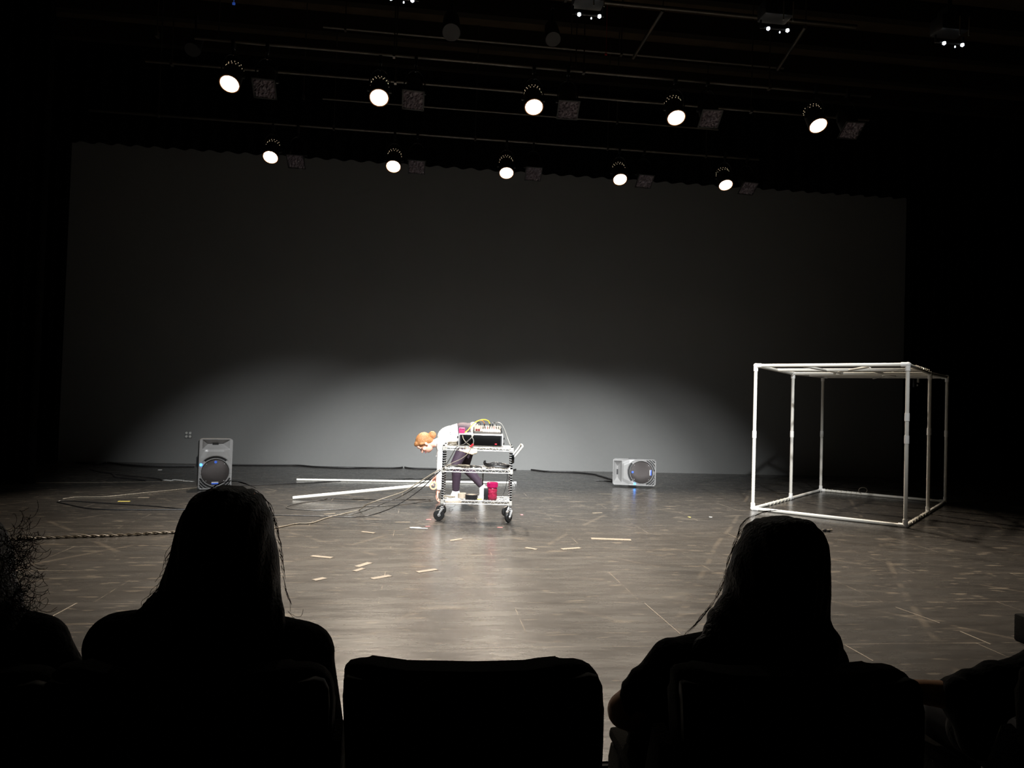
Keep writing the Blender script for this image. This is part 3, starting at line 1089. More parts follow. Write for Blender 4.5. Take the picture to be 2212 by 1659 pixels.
cable('signal_cable', [cp(1080, 926, 7.8), cp(1085, 931, 7.75), cp(1092, 948, 7.72), cp(1100, 959, 7.70), cp(1104, 964, 7.68)], .003, 'grey_cable', 'thin dark cable slanting from the mixer to the right cart post')
cable('loose_cable', [cp(1001, 934, 7.78), cp(990, 932, 7.76), cp(977, 932, 7.75), cp(971.5, 936, 7.74), cp(977, 940, 7.73), cp(988, 939, 7.73), cp(997, 938, 7.73), cp(1010, 935, 7.74), cp(1026, 929, 7.80)], .0028, 'grey_cable', 'thin grey lead looping out to the left of the pink box')
cable('loose_cable', [cp(1027, 934, 7.76), cp(1020, 944, 7.66), cp(1010, 953, 7.645), cp(1003, 959, 7.64), cp(994, 963, 7.645), cp(986, 966, 7.65), cp(975, 985, 7.66), cp(966, 1000, 7.67), cp(957, 1011, 7.665)], .005, 'grey_cable', 'grey cable hanging from the mixer across the rack case to the left post')
cable('loose_cable', [cp(999, 939, 7.72), cp(1001, 948, 7.66), cp(1008, 957, 7.65), cp(1014, 961, 7.655), cp(1017, 966, 7.655), cp(1012, 978, 7.66), cp(998, 990, 7.665), cp(975, 1001, 7.67), cp(958, 1011, 7.66)], .004, 'tan_cable', 'tan cable drooping under the top shelf toward the left post', plugs=[(cp(1017, 965, 7.645), cp(1023, 960, 7.64), 'red', .006)])
cable('loose_cable', [cp(1019, 937, 7.72), cp(1020, 944, 7.65), cp(1023, 952, 7.645), cp(1022, 960, 7.65)], .005, 'pale_cable', 'short pale cable hanging over the middle of the black rack panel')
single('audio_plug', MB().cyl(cp(1015, 966, 7.655), cp(1019, 961, 7.645), .0055).cyl(cp(1019, 961, 7.645), cp(1021, 958.5, 7.64), .003), 'red', 'bright red plug lying at the foot of the black rack panel', 'plug')

def coil(cx, cy, z, r, rx, turns, cr_, mt_, name, label, Yr=.7, parent=None):
    pts = []
    for k in range(int(turns * 22)):
        a = 2 * PI * k / 22
        jr = 1 + .12 * math.sin(a * .37 + cx * 9)
        pts.append(on_cart(cx + r * rx * jr * math.cos(a), cy + r * Yr * jr * math.sin(a), z + cr_ + cr_ * 1.7 * k / 22 * .8 + .004 * math.sin(a * 1.3)))
    return single(name, MB().tube(pts, cr_, 6), mt_, label, 'cable')
coil(.085, .14, TZ, .052, 1, 5, .0045, 'tan_cable', 'coiled_cable', 'tan cable coiled in rings at the left end of the top shelf', 1.2)
MZ = SHZ[1] + .0065
# middle shelf
for i, (cx, cy, r, rx, mt_, lb) in enumerate(((.12, .12, .06, 1.4, 'grey_cable', 'loose grey cable coil at the left of the middle shelf'), (.24, .16, .055, 1.5, 'tan_cable', 'tan cable coil on the middle shelf, second coil from the left'), (.34, .1, .05, 1.2, 'black_cable', 'small black cable coil near the middle of the middle shelf'))):
    coil(cx, cy, MZ, r, rx, 3, .004, mt_, 'coiled_cable', lb, 1.1)
hb = cthing('cable_bundle', 'thick black ring of bundled cable with shiny plugs on the middle shelf at right', 'cable', .56, .13, MZ)
rp = []
for k in range(150):
    a = 2 * PI * k / 28
    rp.append(V((.125 * math.cos(a) * (1 + .08 * math.sin(k * .3)), .085 * math.sin(a) * (1 + .1 * math.cos(k * .21)), .008 + .006 * (k / 28) + .004 * math.sin(k * .7) + .012 * (1 - math.cos(a)) * .5)))
part('cord', MB().tube(rp, .007, 7), 'black_cable', hb)
for k in range(9):
    a = PI * 1.05 + k * .24
    c = V((.10 * math.cos(a), .07 * math.sin(a), .035 + .006 * (k % 2)))
    part('plug', MB().cyl(c, c + V((.018, -.006, .004)), .0055, n=8), 'chrome' if k % 2 else 'tape_beige', hb)
part('cable_end', MB().tube([(-.12, -.02, .03), (-.14, -.03, .055), (-.128, -.04, .068), (-.10, -.04, .055)], .007, 7).cyl((-.135, -.035, .066), (-.12, -.045, .076), .010), 'black_plastic', hb)
# bottom shelf
BZ = SHZ[2] + .0065
def roll(name, label, px, r, h, mt_, top_mt, Y=.08):
    x = ony(px, 1082, 7.76).x - cl.x
    t = cthing(name, label, 'tape', x, Y, BZ)
    part('tape', MB().lathe((0, 0, 0), (0, 0, 1), [(0, r * .62), (0, r), (h, r), (h, r * .62), (0, r * .62)], 32), mt_, t)
    part('core', MB().lathe((0, 0, .001), (0, 0, 1), [(0, r * .55), (0, r * .615), (h, r * .615), (h, r * .55), (0, r * .55)], 32), 'tape_beige', t, label='tan cardboard core')
    return t
roll('tape_roll', 'wide black tape roll lying flat in the middle of the bottom shelf', 1017, .066, .048, 'black_plastic', None)
roll('tape_roll', 'pale beige tape roll beside the black one on the bottom shelf', 996, .045, .05, 'tape_beige', None, .15)
jx = ony(1062, 1082, 7.72).x - cl.x
jar = cthing('plastic_jar', 'red translucent jar with magenta screw lid at the right of the bottom shelf', 'jar', jx, .09, BZ)
part('jar_body', MB().lathe((0, 0, 0), (0, 0, 1), [(0, 0), (0, .046), (.012, .052), (.05, .053), (.075, .050), (.10, .053), (.118, .050), (.128, .040), (.128, 0)], 28), 'berry', jar)
lid = MB().lathe((0, 0, .128), (0, 0, 1), [(0, 0), (0, .054), (.050, .056), (.055, .050), (.055, 0)], 28)
for k in range(24):
    a = 2 * PI * k / 24
    lid.cyl((.055 * math.cos(a), .055 * math.sin(a), .132), (.056 * math.cos(a), .056 * math.sin(a), .175), .003, n=5)
part('lid', lid, 'magenta', jar)
bb = cthing('power_box', 'narrow black box standing left of the red jar on the bottom shelf', 'box', jx - .062, .06, BZ)
part('shell', MB().box((-.004, .025, .060), (.048, .05, .119), bev=.005), 'black_plastic', bb)
part('cap', MB().box((-.004, .025, .1215), (.03, .03, .005), bev=.001), 'grey_plastic', bb)
tb = cthing('note_pad', 'small yellow note pad on the bottom shelf left of the black box', 'paper', jx - .13, .03, BZ)
part('pages', MB().box((0, .03, .005), (.05, .045, .010), bev=.001), 'tape_yellow', tb)
part('cover', MB().box((0, .03, .0108), (.05, .045, .0012)), 'tape_beige', tb)
coil(.07, .13, BZ, .045, 1.2, 3, .0035, 'tan_cable', 'coiled_cable', 'thin tan cable coil at the left of the bottom shelf', 1.2)
# hanging leads
cable('hanging_lead', [cp(1044, 1012, 7.8), cp(1043.5, 1022, 7.84), cp(1043, 1035, 7.9), cp(1042, 1048, 7.95)], .006, 'black_cable', 'thick black lead hanging straight below the middle shelf')
cable('hanging_lead', [cp(1094, 1016, 7.9), cp(1096, 1030, 7.95), cp(1093, 1050, 8.0), cp(1088, 1066, 7.99), cp(1083, 1074.5, 7.98)], .003, 'black_cable', 'thin dark lead hanging left of the right post down to the bottom shelf')
cable('hanging_lead', [cp(1105, 1022, 7.75), cp(1105, 1036, 7.75), cp(1112, 1044, 7.76), cp(1113.5, 1052, 7.77), cp(1108, 1059, 7.76), cp(1104, 1058, 7.75)], .003, 'black_cable', 'thin dark lead looping out to the right of the right post')
cable('hanging_lead', [cp(984, 1090, 7.72), cp(980, 1095, 7.72), cp(971, 1098, 7.72), cp(972, 1106, 7.72), cp(979, 1100, 7.72), cp(970, 1103, 7.72)], .0018, 'black_cable', 'curly wire end dangling below the bottom shelf')

# ================================================================ FLOOR CABLES
def fcable(label, px, r, mt_, air=(), name='floor_cable', sub=6, group='cables lying on the stage floor', lift=0):
    pts = [onz(x, y, r) + V((0, 0, lift)) for x, y in px] + [V(p) for p in air]
    return single(name, MB().tube(smooth_path(pts, sub), r, 7), mt_, label, 'cable', group)
bundle = ony(954, 1013, 7.64)
def airpts(start, end, cols, sag=.0):
    """hanging stretch from a floor pixel to the cart post through given fractions"""
    out = []
    for f, dz in cols:
        p = start.lerp(end, f)
        p.z = dz
        out.append(p)
    return out
s0 = onz(800, 1102)
s_b = bundle + V((-.02, -.02, 0))
fcable('pale cable snaking from the left cart post down across the floor to the seated head', [(560, 1147), (600, 1140), (640, 1131.5), (672, 1130), (705, 1119), (745, 1109), (776, 1101)], .006, 'tan_cable',
       [ony(795, 1089, 7.72), ony(840, 1073, 7.7), ony(872, 1062, 7.68), ony(905, 1042, 7.66), ony(930, 1026, 7.65), ony(951, 1014, 7.65)])
fcable('black cable of the bundle running from the left cart post behind the seated head', [(560, 1111), (600, 1112.5), (700, 1115), (760, 1116.5)], .005, 'black_cable',
       [onz(800, 1113, .01), ony(840, 1100, 7.75), ony(875, 1081, 7.72), ony(910, 1056, 7.69), ony(935, 1032, 7.66), ony(952, 1016, 7.66)])
fcable('dark grey cable between the pale and the black one sloping from the left cart post', [(690, 1116), (730, 1113)], .0045, 'grey_cable',
       [onz(765, 1110, .01), ony(800, 1099, 7.78), ony(840, 1083, 7.74), ony(870, 1070, 7.72), ony(905, 1048, 7.69), ony(932, 1029, 7.67), ony(951, 1018, 7.67)])
fcable('thin dark cable looping on the floor under the raised white pipe end', [(707, 1076), (700, 1079), (680, 1082), (650, 1086), (628, 1091), (618, 1096), (632, 1099.5), (680, 1102), (740, 1100), (790, 1094), (840, 1092), (890, 1087), (912, 1083), (935, 1081.5)], .005, 'grey_cable')
fcable('thin black cable running from the far white pipe toward the bending person', [(715, 1076), (770, 1078), (830, 1079.5), (930, 1079)], .004, 'black_cable')
fcable('dark cable in a wide loop at left, from the hidden side of the head', [(420, 1101), (390, 1099), (340, 1094), (270, 1089.5), (200, 1085), (150, 1082), (124, 1083.5), (145, 1089), (180, 1096.5), (215, 1100), (260, 1101), (330, 1101), (410, 1100.5)], .006, 'black_cable')
fcable('pale lead running from the foot of the upright speaker out to the left', [(424, 1054), (400, 1056), (350, 1061), (280, 1068), (235, 1072.5), (205, 1073.5), (165, 1074), (135, 1078)], .006, 'tan_cable')
fcable('dark cable running right from behind the upright speaker to the far white pipe', [(500, 1050), (545, 1048), (600, 1046), (660, 1043), (720, 1040), (790, 1037), (870, 1034.5), (900, 1033.5), (960, 1036), (1040, 1034)], .005, 'black_cable')
fcable('black cable along the base of the rear wall, its left stretch', [(165, 999), (210, 1001), (232, 999), (262, 1003), (300, 1006), (345, 1007), (420, 1007)], .014, 'black_cable')
fcable('black cable along the base of the rear wall between speaker and cart', [(500, 1004), (560, 1004.5), (640, 1005), (680, 1008), (750, 1010.5), (800, 1010), (860, 1010.5), (872, 1008), (885, 1011), (950, 1012.5)], .013, 'black_cable')
fcable('black cable along the rear wall from the cart to the lying speaker', [(1108, 1015), (1125, 1012), (1145, 1014), (1180, 1018), (1235, 1020), (1280, 1024), (1296, 1028), (1322, 1036), (1342, 1044)], .012, 'black_cable')
fcable('thin dark lead entering the lying speaker from lower left', [(1288, 1038), (1310, 1039), (1330, 1042), (1342, 1046)], .007, 'black_cable')
fcable('black cable lying on the floor at far left below the outlet', [(195, 1014), (215, 1019), (240, 1023), (248, 1030), (265, 1032), (300, 1036), (315, 1038)], .010, 'black_cable')
fcable('thin black cable ending in white tape left of the upright speaker', [(250, 1025), (290, 1029), (325, 1032), (345, 1035), (350, 1038)], .007, 'black_cable')
# braided cable at left
m = MB()
a, b = onz(8, 1169), onz(452, 1150)
for ph in (0, PI):
    pts = []
    for k in range(220):
        f = k / 219
        p = a.lerp(b, f)
        w_ = f * 23 * PI + ph
        p += V((0, math.cos(w_) * .007, .013 + math.sin(w_) * .007))
        p.y += .015 * math.sin(f * 9)
        pts.append(p)
    m.tube(pts, .006, 6)
single('twisted_cable', m, 'tan_cable', 'tan twisted pair of cables crossing the floor at left toward the long-haired head', 'cable', 'cables lying on the stage floor')
pz = onz(390, 1156, .01)
single('cable_joint', MB().cyl(pz + V((-.03, 0, .008)), pz + V((.05, .01, .008)), .012), 'black_plastic', 'small black connector at the right end of the twisted cable', 'connector')

# ================================================================ LOOSE WHITE PIPES
def loose_pipe(a, b, r, label):
    t = thing('loose_pipe', label, 'pipe', tuple(a))
    part('tube', MB().lathe(a, b - a, [(0, r * .8), (0, r), ((b - a).length, r), ((b - a).length, r * .8), (.02, r * .8), (0, r * .8)], 16), 'pvc', t, world=True)
    d = (b - a).normalized()
    part('coupling', MB().cyl(b - d * .07, b - d * .0, r * 1.22), 'pvc_joint', t, world=True)
    return t
a, b = onz(641, 1036, .017), onz(1115, 1043, .017)
loose_pipe(a, b, .017, 'long thin white pipe lying on the floor behind the cart')
a = onz(633, 1075.5, .022)
HAND2 = ony(936, 1041, 9.05)
b = ony(934, 1046.5, 9.02)
pb = b
a = onz(633, 1075.5, .020)
loose_pipe(a, b, .020, 'white pipe with its right end raised in the hand of the bending person')
rc = ony(936.2, 1049, 8.93)
t = thing('tape_ring', 'orange roll of tape held in the bending person hand against the white pipe', 'tape', tuple(rc))
yv = V((.12, -1, .1)).normalized()
part('tape', MB().lathe(-yv * .012, yv, [(0, .034), (0, .049), (.024, .049), (.024, .034), (0, .034)], 32), 'tape_orange', t)
part('core', MB().lathe(-yv * .013, yv, [(0, .030), (0, .0335), (.026, .0335), (.026, .030), (0, .030)], 32), 'tape_beige', t)

# ================================================================ TAPE MARKS AND SCRAPS
def strip(px, py, dx, dy, wid, mt_, label, name='floor_tape', cat='tape mark', z=.0012):
    a, b = onz(px - dx / 2, py - dy / 2), onz(px + dx / 2, py + dy / 2)
    d = (b - a)
    R = Matrix.Rotation(math.atan2(d.y, d.x), 3, 'Z')
    return single(name, MB().box((a + b) / 2 + V((0, 0, z)), (d.length, wid, .002), R), mt_, label, cat, 'marks and scraps on the stage floor', smooth=0)
strip(926, 1122.5, 11, 0, .02, 'tape_pink', 'short pink tape mark on the floor left of the front left caster')
strip(924, 1137, 10, 0, .02, 'tape_pink', 'short pink tape mark just beyond the white scrap')
strip(1080, 1139.5, 11, .5, .025, 'tape_pink', 'pink tape mark in front of the right casters')
strip(1127, 1112, 5, 0, .03, 'tape_pink', 'tiny pink dot of tape right of the cart')
strip(915, 1043.5, 7, -2, .02, 'tape_pink', 'bit of pink tape beside the raised pipe', z=.05) if False else None
m = MB()
c = onz(900, 1141)
m.prism([(-.07, -.03), (.02, -.045), (.05, .0), (.11, .02), (.10, .04), (.0, .03), (-.06, .01)], 0, .002)
me = m.mesh('s', 0)
me.transform(Matrix.Translation(c + V((0, 0, .0005))) @ Matrix.Rotation(PI / 2, 4, 'X'))
me.transform(Matrix.Translation((0, 0, .002)))
single('paper_scrap', me, 'tape_white', 'torn white scrap on the floor left of the cart', 'scrap', smooth=0)
strip(695, 1203, 44, 4, .05, 'tape_tan', 'tan tape mark right of the left long-haired head')
strip(785, 1220, 28, -9, .05, 'tape_tan', 'tan slanted tape mark in the middle of the floor, upper of a close pair')
strip(823, 1247, 40, -7, .05, 'tape_tan', 'tan tape mark nearest to the empty chair back at left centre')
strip(775, 1231, 20, -6, .04, 'tape_tan', 'faint tan tape mark just below the slanted one')
strip(922, 1233, 42, -6, .05, 'tape_tan', 'tan tape mark straight in front of the cart')
strip(690, 1251, 24, -5, .05, 'tape_tan', 'small tan tape mark below the one beside the left head')
strip(1147, 1185, 24, 4, .04, 'tape_tan', 'tan tape mark on the floor right of the cart and nearer')
strip(1233, 1185, 40, -3, .05, 'tape_tan', 'long tan tape mark between the cart and the right head')
strip(1320, 1165, 86, 3, .08, 'tape_tan', 'broad faded tan patch below the lying speaker')
strip(1290, 1108, 20, -1, .03, 'tape_tan', 'small tan dash halfway between the lying speaker and the right head')
strip(870, 1128, 32, 0, .03, 'tape_tan', 'thin tan dash left of the front left caster')
strip(795, 1150, 28, 3, .04, 'tape_tan', 'tan dash on the floor below the cable bundle')
strip(985, 1166, 26, -4, .04, 'tape_tan', 'tan dash in front of the cart between its casters')
strip(712, 1110, 24, -2, .03, 'tape_tan', 'tan dash under the cables left of centre')
strip(310, 1075, 24, 0, .06, 'tape_tan', 'tan dash at left between the speaker lead and the looped cable')
strip(268, 1083, 26, 0, .05, 'tape_yellow', 'yellowish dash inside the looped cable at left')
strip(346, 1015, 9, 0, .08, 'tape_white', 'short white mark near the rear wall below the outlet')
strip(1489, 1117, 4, 0, .04, 'tape_yellow', 'tiny yellow dot of tape left of the right head')
strip(1535, 1117, 5, 0, .03, 'tape_white', 'tiny white dot of tape just left of the right head')
for x0, x1, y in ((355, 372, 1037.5), (374, 396, 1037), (397, 418, 1039.5)):
    strip((x0 + x1) / 2, y, x1 - x0, 1.5, .05, 'tape_white', {355: 'white tape strip at the cable end, farthest left of three by the speaker', 374: 'white crumpled tape strip in the middle of three by the speaker', 397: 'white tape strip closest to the upright speaker'}[x0])
# long thin tape lines
def line(pa, pb, wid, mt_, label):
    a, b = onz(*pa), onz(*pb)
    d = b - a
    R = Matrix.Rotation(math.atan2(d.y, d.x), 3, 'Z')
    single('floor_line', MB().box((a + b) / 2 + V((0, 0, .001)), (d.length, wid, .0016), R), mt_, label, 'tape line', smooth=0)
line((78, 1043), (418, 1040), .018, 'tape_tan', 'long thin pale line across the floor from the left curtain to the speaker')
line((1826, 1394), (1886, 1428), .008, 'tape_tan', 'thin slanted line right of the right head, its lower stretch')
line((1935, 1312), (2030, 1346), .007, 'tape_tan', 'thin slanted line below the white frame, upper left stretch')
line((2074, 1364), (2140, 1392), .009, 'tape_tan', 'thin slanted line below the white frame, lower right stretch')
line((1392, 1303), (1470, 1370), .005, 'tape_tan', 'thin slanted scratch left of the right head')
line((92, 1343), (166, 1303), .008, 'tape_tan', 'pale scratch line above the leftmost shoulder')

# ================================================================ FIGURES
def frame_from(z, x):
    z = V(z).normalized()
    x = V(x)
    x = (x - z * x.dot(z)).normalized()
    y = z.cross(x)
    return Matrix((x, y, z)).transposed()

def add_head(m, c, up, fwd, s=1.0, face=True):
    """skull centre c; returns landmark dict"""
    up = V(up).normalized(); fwd = V(fwd).normalized()
    side = fwd.cross(up).normalized()        # person's right
    fwd = up.cross(side).normalized()
    R = Matrix((side, fwd, up)).transposed()
    at = lambda x, y, z: V(c) + R @ V((x, y, z)) * s
    m.sph(at(0, -.012, .035), (.076 * s, .096 * s, .088 * s), R, 20, 14)
    m.sph(at(0, .022, -.03), (.060 * s, .066 * s, .082 * s), R, 16, 12)
    m.sph(at(0, .048, -.083), (.028 * s, .026 * s, .022 * s), R)
    m.sph(at(0, .075, .045), (.05 * s, .022 * s, .03 * s), R)
    for k in (-1, 1):
        m.sph(at(k * .038, .058, -.022), (.024 * s, .024 * s, .024 * s), R)
        m.sph(at(k * .078, -.008, -.005), (.010 * s, .018 * s, .030 * s), R)
        m.sph(at(k * .031, .076, .018), (.017 * s, .012 * s, .007 * s), R)
    m.cap(at(0, .086, .012), at(0, .108, -.022), .009 * s, .013 * s, 10)
    for k in (-1, 1):
        m.sph(at(k * .011, .096, -.027), .008 * s, R, 8, 6)
    m.sph(at(0, .084, -.052), (.025 * s, .012 * s, .006 * s), R)
    m.sph(at(0, .082, -.062), (.021 * s, .012 * s, .007 * s), R)
    return R, at

def add_hand(m, wrist, dirv, palm_n, s=1.0, curl=(.35, .4, .45, .55), thumb=1):
    """palm along dirv, palm_n = direction the palm faces; thumb=+1/-1 side"""
    d = V(dirv).normalized()
    nrm = V(palm_n)
    nrm = (nrm - d * nrm.dot(d)).normalized()
    side = d.cross(nrm).normalized() * thumb
    R = Matrix((side, d, nrm)).transposed()
    w_ = V(wrist)
    m.sph(w_ + d * .048 * s, (.040 * s, .052 * s, .016 * s), R, 14, 10)
    m.sph(w_ + d * .072 * s + side * .004 * s, (.040 * s, .022 * s, .0135 * s), R, 14, 8)
    m.cap(w_ - d * .02, w_ + d * .02, .026 * s, .026 * s, 12)
    for i, (off, ln) in enumerate(((.029, .072), (.010, .082), (-.010, .076), (-.029, .058))):
        p = w_ + d * (.085 - .003 * abs(i - 1)) * s + side * off * s
        a = curl[i]
        dd = (d + side * off * 1.6).normalized()
        seg = (ln * .46 * s, ln * .31 * s, ln * .25 * s)
        rad = (.0088 * s, .0080 * s, .0072 * s, .0062 * s)
        for k in range(3):
            dd = (dd * math.cos(a) + nrm * math.sin(a)).normalized()
            q = p + dd * seg[k]
            m.cap(p, q, rad[k], rad[k + 1], 9)
            p = q
            nn = nrm - dd * nrm.dot(dd)
            nn.normalize()
            a = curl[i] * .9
            # keep bending toward the palm
            nrm_l = nn
            dd = (dd * math.cos(a * .5) + nrm_l * math.sin(a * .5)).normalized()
            a = curl[i] * .4
    p = w_ + d * .025 * s + side * .028 * s
    q = p + (d * .75 + side * .6 + nrm * .3).normalized() * .042 * s
    m.cap(p, q, .013 * s, .0105 * s, 9)
    e = q + (d * .95 + side * .25 + nrm * .35).normalized() * .032 * s
    m.cap(q, e, .0105 * s, .0085 * s, 9)

def add_foot(m, ankle, heel, toe, s=1.0):
    a, h, t_ = V(ankle), V(heel), V(toe)
    m.cap(a, h, .036 * s, .034 * s)
    m.cap(h, h.lerp(t_, .55), .034 * s, .036 * s)
    m.cap(a, h.lerp(t_, .6), .034 * s, .032 * s)
    m.cap(h.lerp(t_, .5), t_, .038 * s, .030 * s)

# ---------------- the bending person
PY = 9.10
P_ = lambda x, y, dy=0.0: ony(x, y, PY + dy)
J = dict(
    pelvis=P_(1017, 934), waist=P_(998, 930), chest=P_(974, 941), upper=P_(957, 957),
    neck0=P_(946, 957), neck1=P_(933, 958), head=P_(919, 958.5),
    shL=P_(955, 969, -.15), shR=P_(953, 967, .15),
    elL=P_(952, 1011, -.13), wrL=P_(946.5, 1059, -.05), 
    elR=P_(957, 1004, .16), wrR=P_(945, 1027, .0),
    hipL=P_(1015, 943, -.08), hipR=P_(1018, 943, .08),
    knL=P_(984, 1003, -.10), anL=P_(984.5, 1062, -.02),
    knR=P_(1003, 1008, .12), anR=P_(1041, 1050, .12))
UPH, FWH = V((-.86, 0, .50)), V((-.50, 0, -.86))

def pbody(m, g=0.0, torso=True, arms=True, legs=True, pelvis=True, armlen=1.0, leglen=1.0):
    Rt = frame_from((J['chest'] - J['pelvis']), (0, 1, 0))
    if torso:
        m.sph(J['chest'], (.150 + g, .112 + g, .155 + g), Rt, 20, 14)
        m.sph(J['chest'].lerp(J['waist'], .5), (.135 + g, .100 + g, .12 + g), Rt, 20, 14)
        m.sph(J['upper'], (.140 + g, .072 + g, .08 + g), Rt, 20, 14)
        m.sph(J['waist'], (.125 + g, .095 + g, .11 + g), Rt, 20, 14)
        for s in ('L', 'R'):
            m.cap(J['upper'], J['sh' + s], .056 + g, .052 + g)
        m.cap(J['upper'], J['neck0'], .055 + g, .05 + g)
    if pelvis:
        m.sph(J['waist'].lerp(J['pelvis'], .3), (.132 + g, .100 + g, .11 + g), Rt, 20, 14)
        m.sph(J['pelvis'], (.160 + g, .115 + g, .125 + g), Rt, 20, 14)
        for s in ('L', 'R'):
            m.sph(J['hip' + s] + V((.015, 0, .01)), .098 + g)
    if arms:
        for s in ('L', 'R'):
            m.cap(J['sh' + s], J['el' + s], .047 + g, .039 + g)
            e = J['el' + s].lerp(J['wr' + s], armlen)
            m.cap(J['el' + s], e, .038 + g, (.038 + (.026 - .038) * armlen) + g)
            m.sph(J['el' + s], .039 + g)
    if legs:
        for s in ('L', 'R'):
            m.cap(J['hip' + s], J['kn' + s], .084 + g, .058 + g)
            m.sph(J['kn' + s], .057 + g)
            mid = J['kn' + s].lerp(J['an' + s], .35) + V((.012, 0, 0))
            m.cap(J['kn' + s], mid, .054 + g, .054 + g)
            e = mid.lerp(J['an' + s], leglen)
            m.cap(mid, e, .053 + g, .053 + (.036 - .053) * leglen + g)

person = thing('person', 'person in white long-sleeved top and plum leggings bending down behind the cart with orange tape', 'person', tuple(onz(1000, 1084)))
m = MB()
pbody(m)
m.cap(J['neck0'], J['neck1'], .052, .050)
m.cap(J['neck1'], J['head'] + (FWH * -.01), .050, .052)
RH_, at = add_head(m, J['head'], UPH, FWH, 1.0)
hL = onz(946, 1086)
dL = (P_(946.5, 1086, -.02) - J['wrL'])
add_hand(m, J['wrL'], V((-.22, .02, -1)), V((.8, -.1, -.1)), 1.0, (.5, .5, .55, .6), 1)
dR = (rc + V((-.0, .03, .02)) - J['wrR'])
add_hand(m, J['wrR'], V((-.75, -.1, -.65)), V((.2, -.5, -.8)), 1.0, (.75, .8, .8, .85), -1)
add_foot(m, J['anL'], P_(989, 1077, -.02), P_(968, 1080, -.02))
ftR = [P_(1046, 1058, .12), P_(1038.5, 1079, .12)]
add_foot(m, J['anR'], ftR[0], ftR[1], .9)
body = remesh(m.mesh('body'), .0055, 3)
part('body', body, 'skin', person, world=True)
for k in (-1, 1):
    part('eye', MB().sph(at(k * .031, .088, .006), .011), 'eye', person, world=True, label='dark eye')
part('lips', MB().sph(at(0, .092, -.056), (.020, .006, .008), RH_), 'pink', person, world=True)
# hair
m = MB()
m.sph(at(0, -.022, .047), (.088, .104, .092), RH_, 24, 16)
m.sph(at(0, -.060, .0), (.070, .055, .075), RH_, 20, 14)
m.sph(at(0, .05, .092), (.060, .045, .030), RH_, 16, 10)
for k in (-1, 1):
    m.cap(at(k * .074, .03, .05), at(k * .079, .0, .015), .016, .012)
hair = remesh(m.mesh('hair'), .006, 2)
h = part('hair', hair, 'ginger', person, world=True, label='ginger hair pulled back')
m = MB()
bc = at(0, -.115, .085)
bc = P_(934, 939.5, 0)
m.sph(bc, (.045, .04, .045))
for k in range(5):
    a0 = k * 1.3
    pts = [bc + Matrix.Rotation(a0, 3, V((.3, 1, .2)).normalized()) @ V((.036 * math.cos(a), .03 * math.sin(a * 2) * .4, .036 * math.sin(a))) for a in [2 * PI * q / 14 for q in range(14)]]
    m.tube(pts, .013, 8, closed=True)
m.cap(bc, at(0, -.10, .03), .022, .028)
part('hair_bun', remesh(m.mesh('bun'), .006, 1), 'ginger', h, world=True)
# top
m = MB()
pbody(m, .012, True, True, False, False, .80)
for s in ('L', 'R'):
    e = J['el' + s].lerp(J['wr' + s], .80)
    m.cap(e, J['el' + s].lerp(J['wr' + s], .86), .044, .046)
for k in range(7):
    f = k / 6
    p = J['shR'].lerp(J['elR'], .2 + .8 * f) + V((-.035, -.12, 0))
    m.cap(p + V((0, 0, .02)), p + V((-.02 - .012 * (k % 2), 0, -.03)), .022, .010)
topm = remesh(m.mesh('top'), .007, 3)
bmx = bmesh.new(); bmx.from_mesh(topm)
ctop = ony(988, 930, PY)
cutn = V((1, 0, .10)).normalized()
bmesh.ops.bisect_plane(bmx, geom=bmx.verts[:] + bmx.edges[:] + bmx.faces[:], plane_co=ctop, plane_no=cutn, clear_outer=True)
bmx.to_mesh(topm); bmx.free()
part('long_sleeved_top', topm, 'white_cloth', person, world=True)
# leggings
m = MB()
pbody(m, .006, True, False, True, True, 1, .88)
lg = remesh(m.mesh('leggings'), .007, 3)
bmx = bmesh.new(); bmx.from_mesh(lg)
bmesh.ops.bisect_plane(bmx, geom=bmx.verts[:] + bmx.edges[:] + bmx.faces[:], plane_co=ony(983, 930, PY), plane_no=V((-1, 0, 0)), clear_outer=False, clear_inner=False)
dl = [f for f in bmx.faces if f.calc_center_median().x < ony(984, 930, PY).x and f.calc_center_median().z > ony(984, 962, PY).z]
bmesh.ops.delete(bmx, geom=dl, context='FACES')
bmx.to_mesh(lg); bmx.free()
part('leggings', lg, 'purple', person, world=True)
# shirt tied round the hips
m = MB()
Rt = frame_from((J['waist'] - J['pelvis']), (0, 1, 0))
m.sph(J['pelvis'] + V((.018, 0, .005)), (.178, .128, .085), Rt, 24, 16)
m.cap(P_(1022, 945, -.13), P_(1012, 972, -.15), .030, .022)
m.cap(P_(1030, 940, -.10), P_(1027, 974, -.12), .035, .020)
m.cap(P_(998, 962, -.15), P_(1026, 976, -.14), .024, .030)
m.cap(P_(994, 972, -.15), P_(1020, 979, -.15), .018, .022)
m.cap(P_(1020, 950, -.14), P_(1000, 962, -.16), .026, .022)
part('tied_shirt', remesh(m.mesh('tied'), .008, 3), 'cream', person, world=True, label='cream shirt tied round the hips')
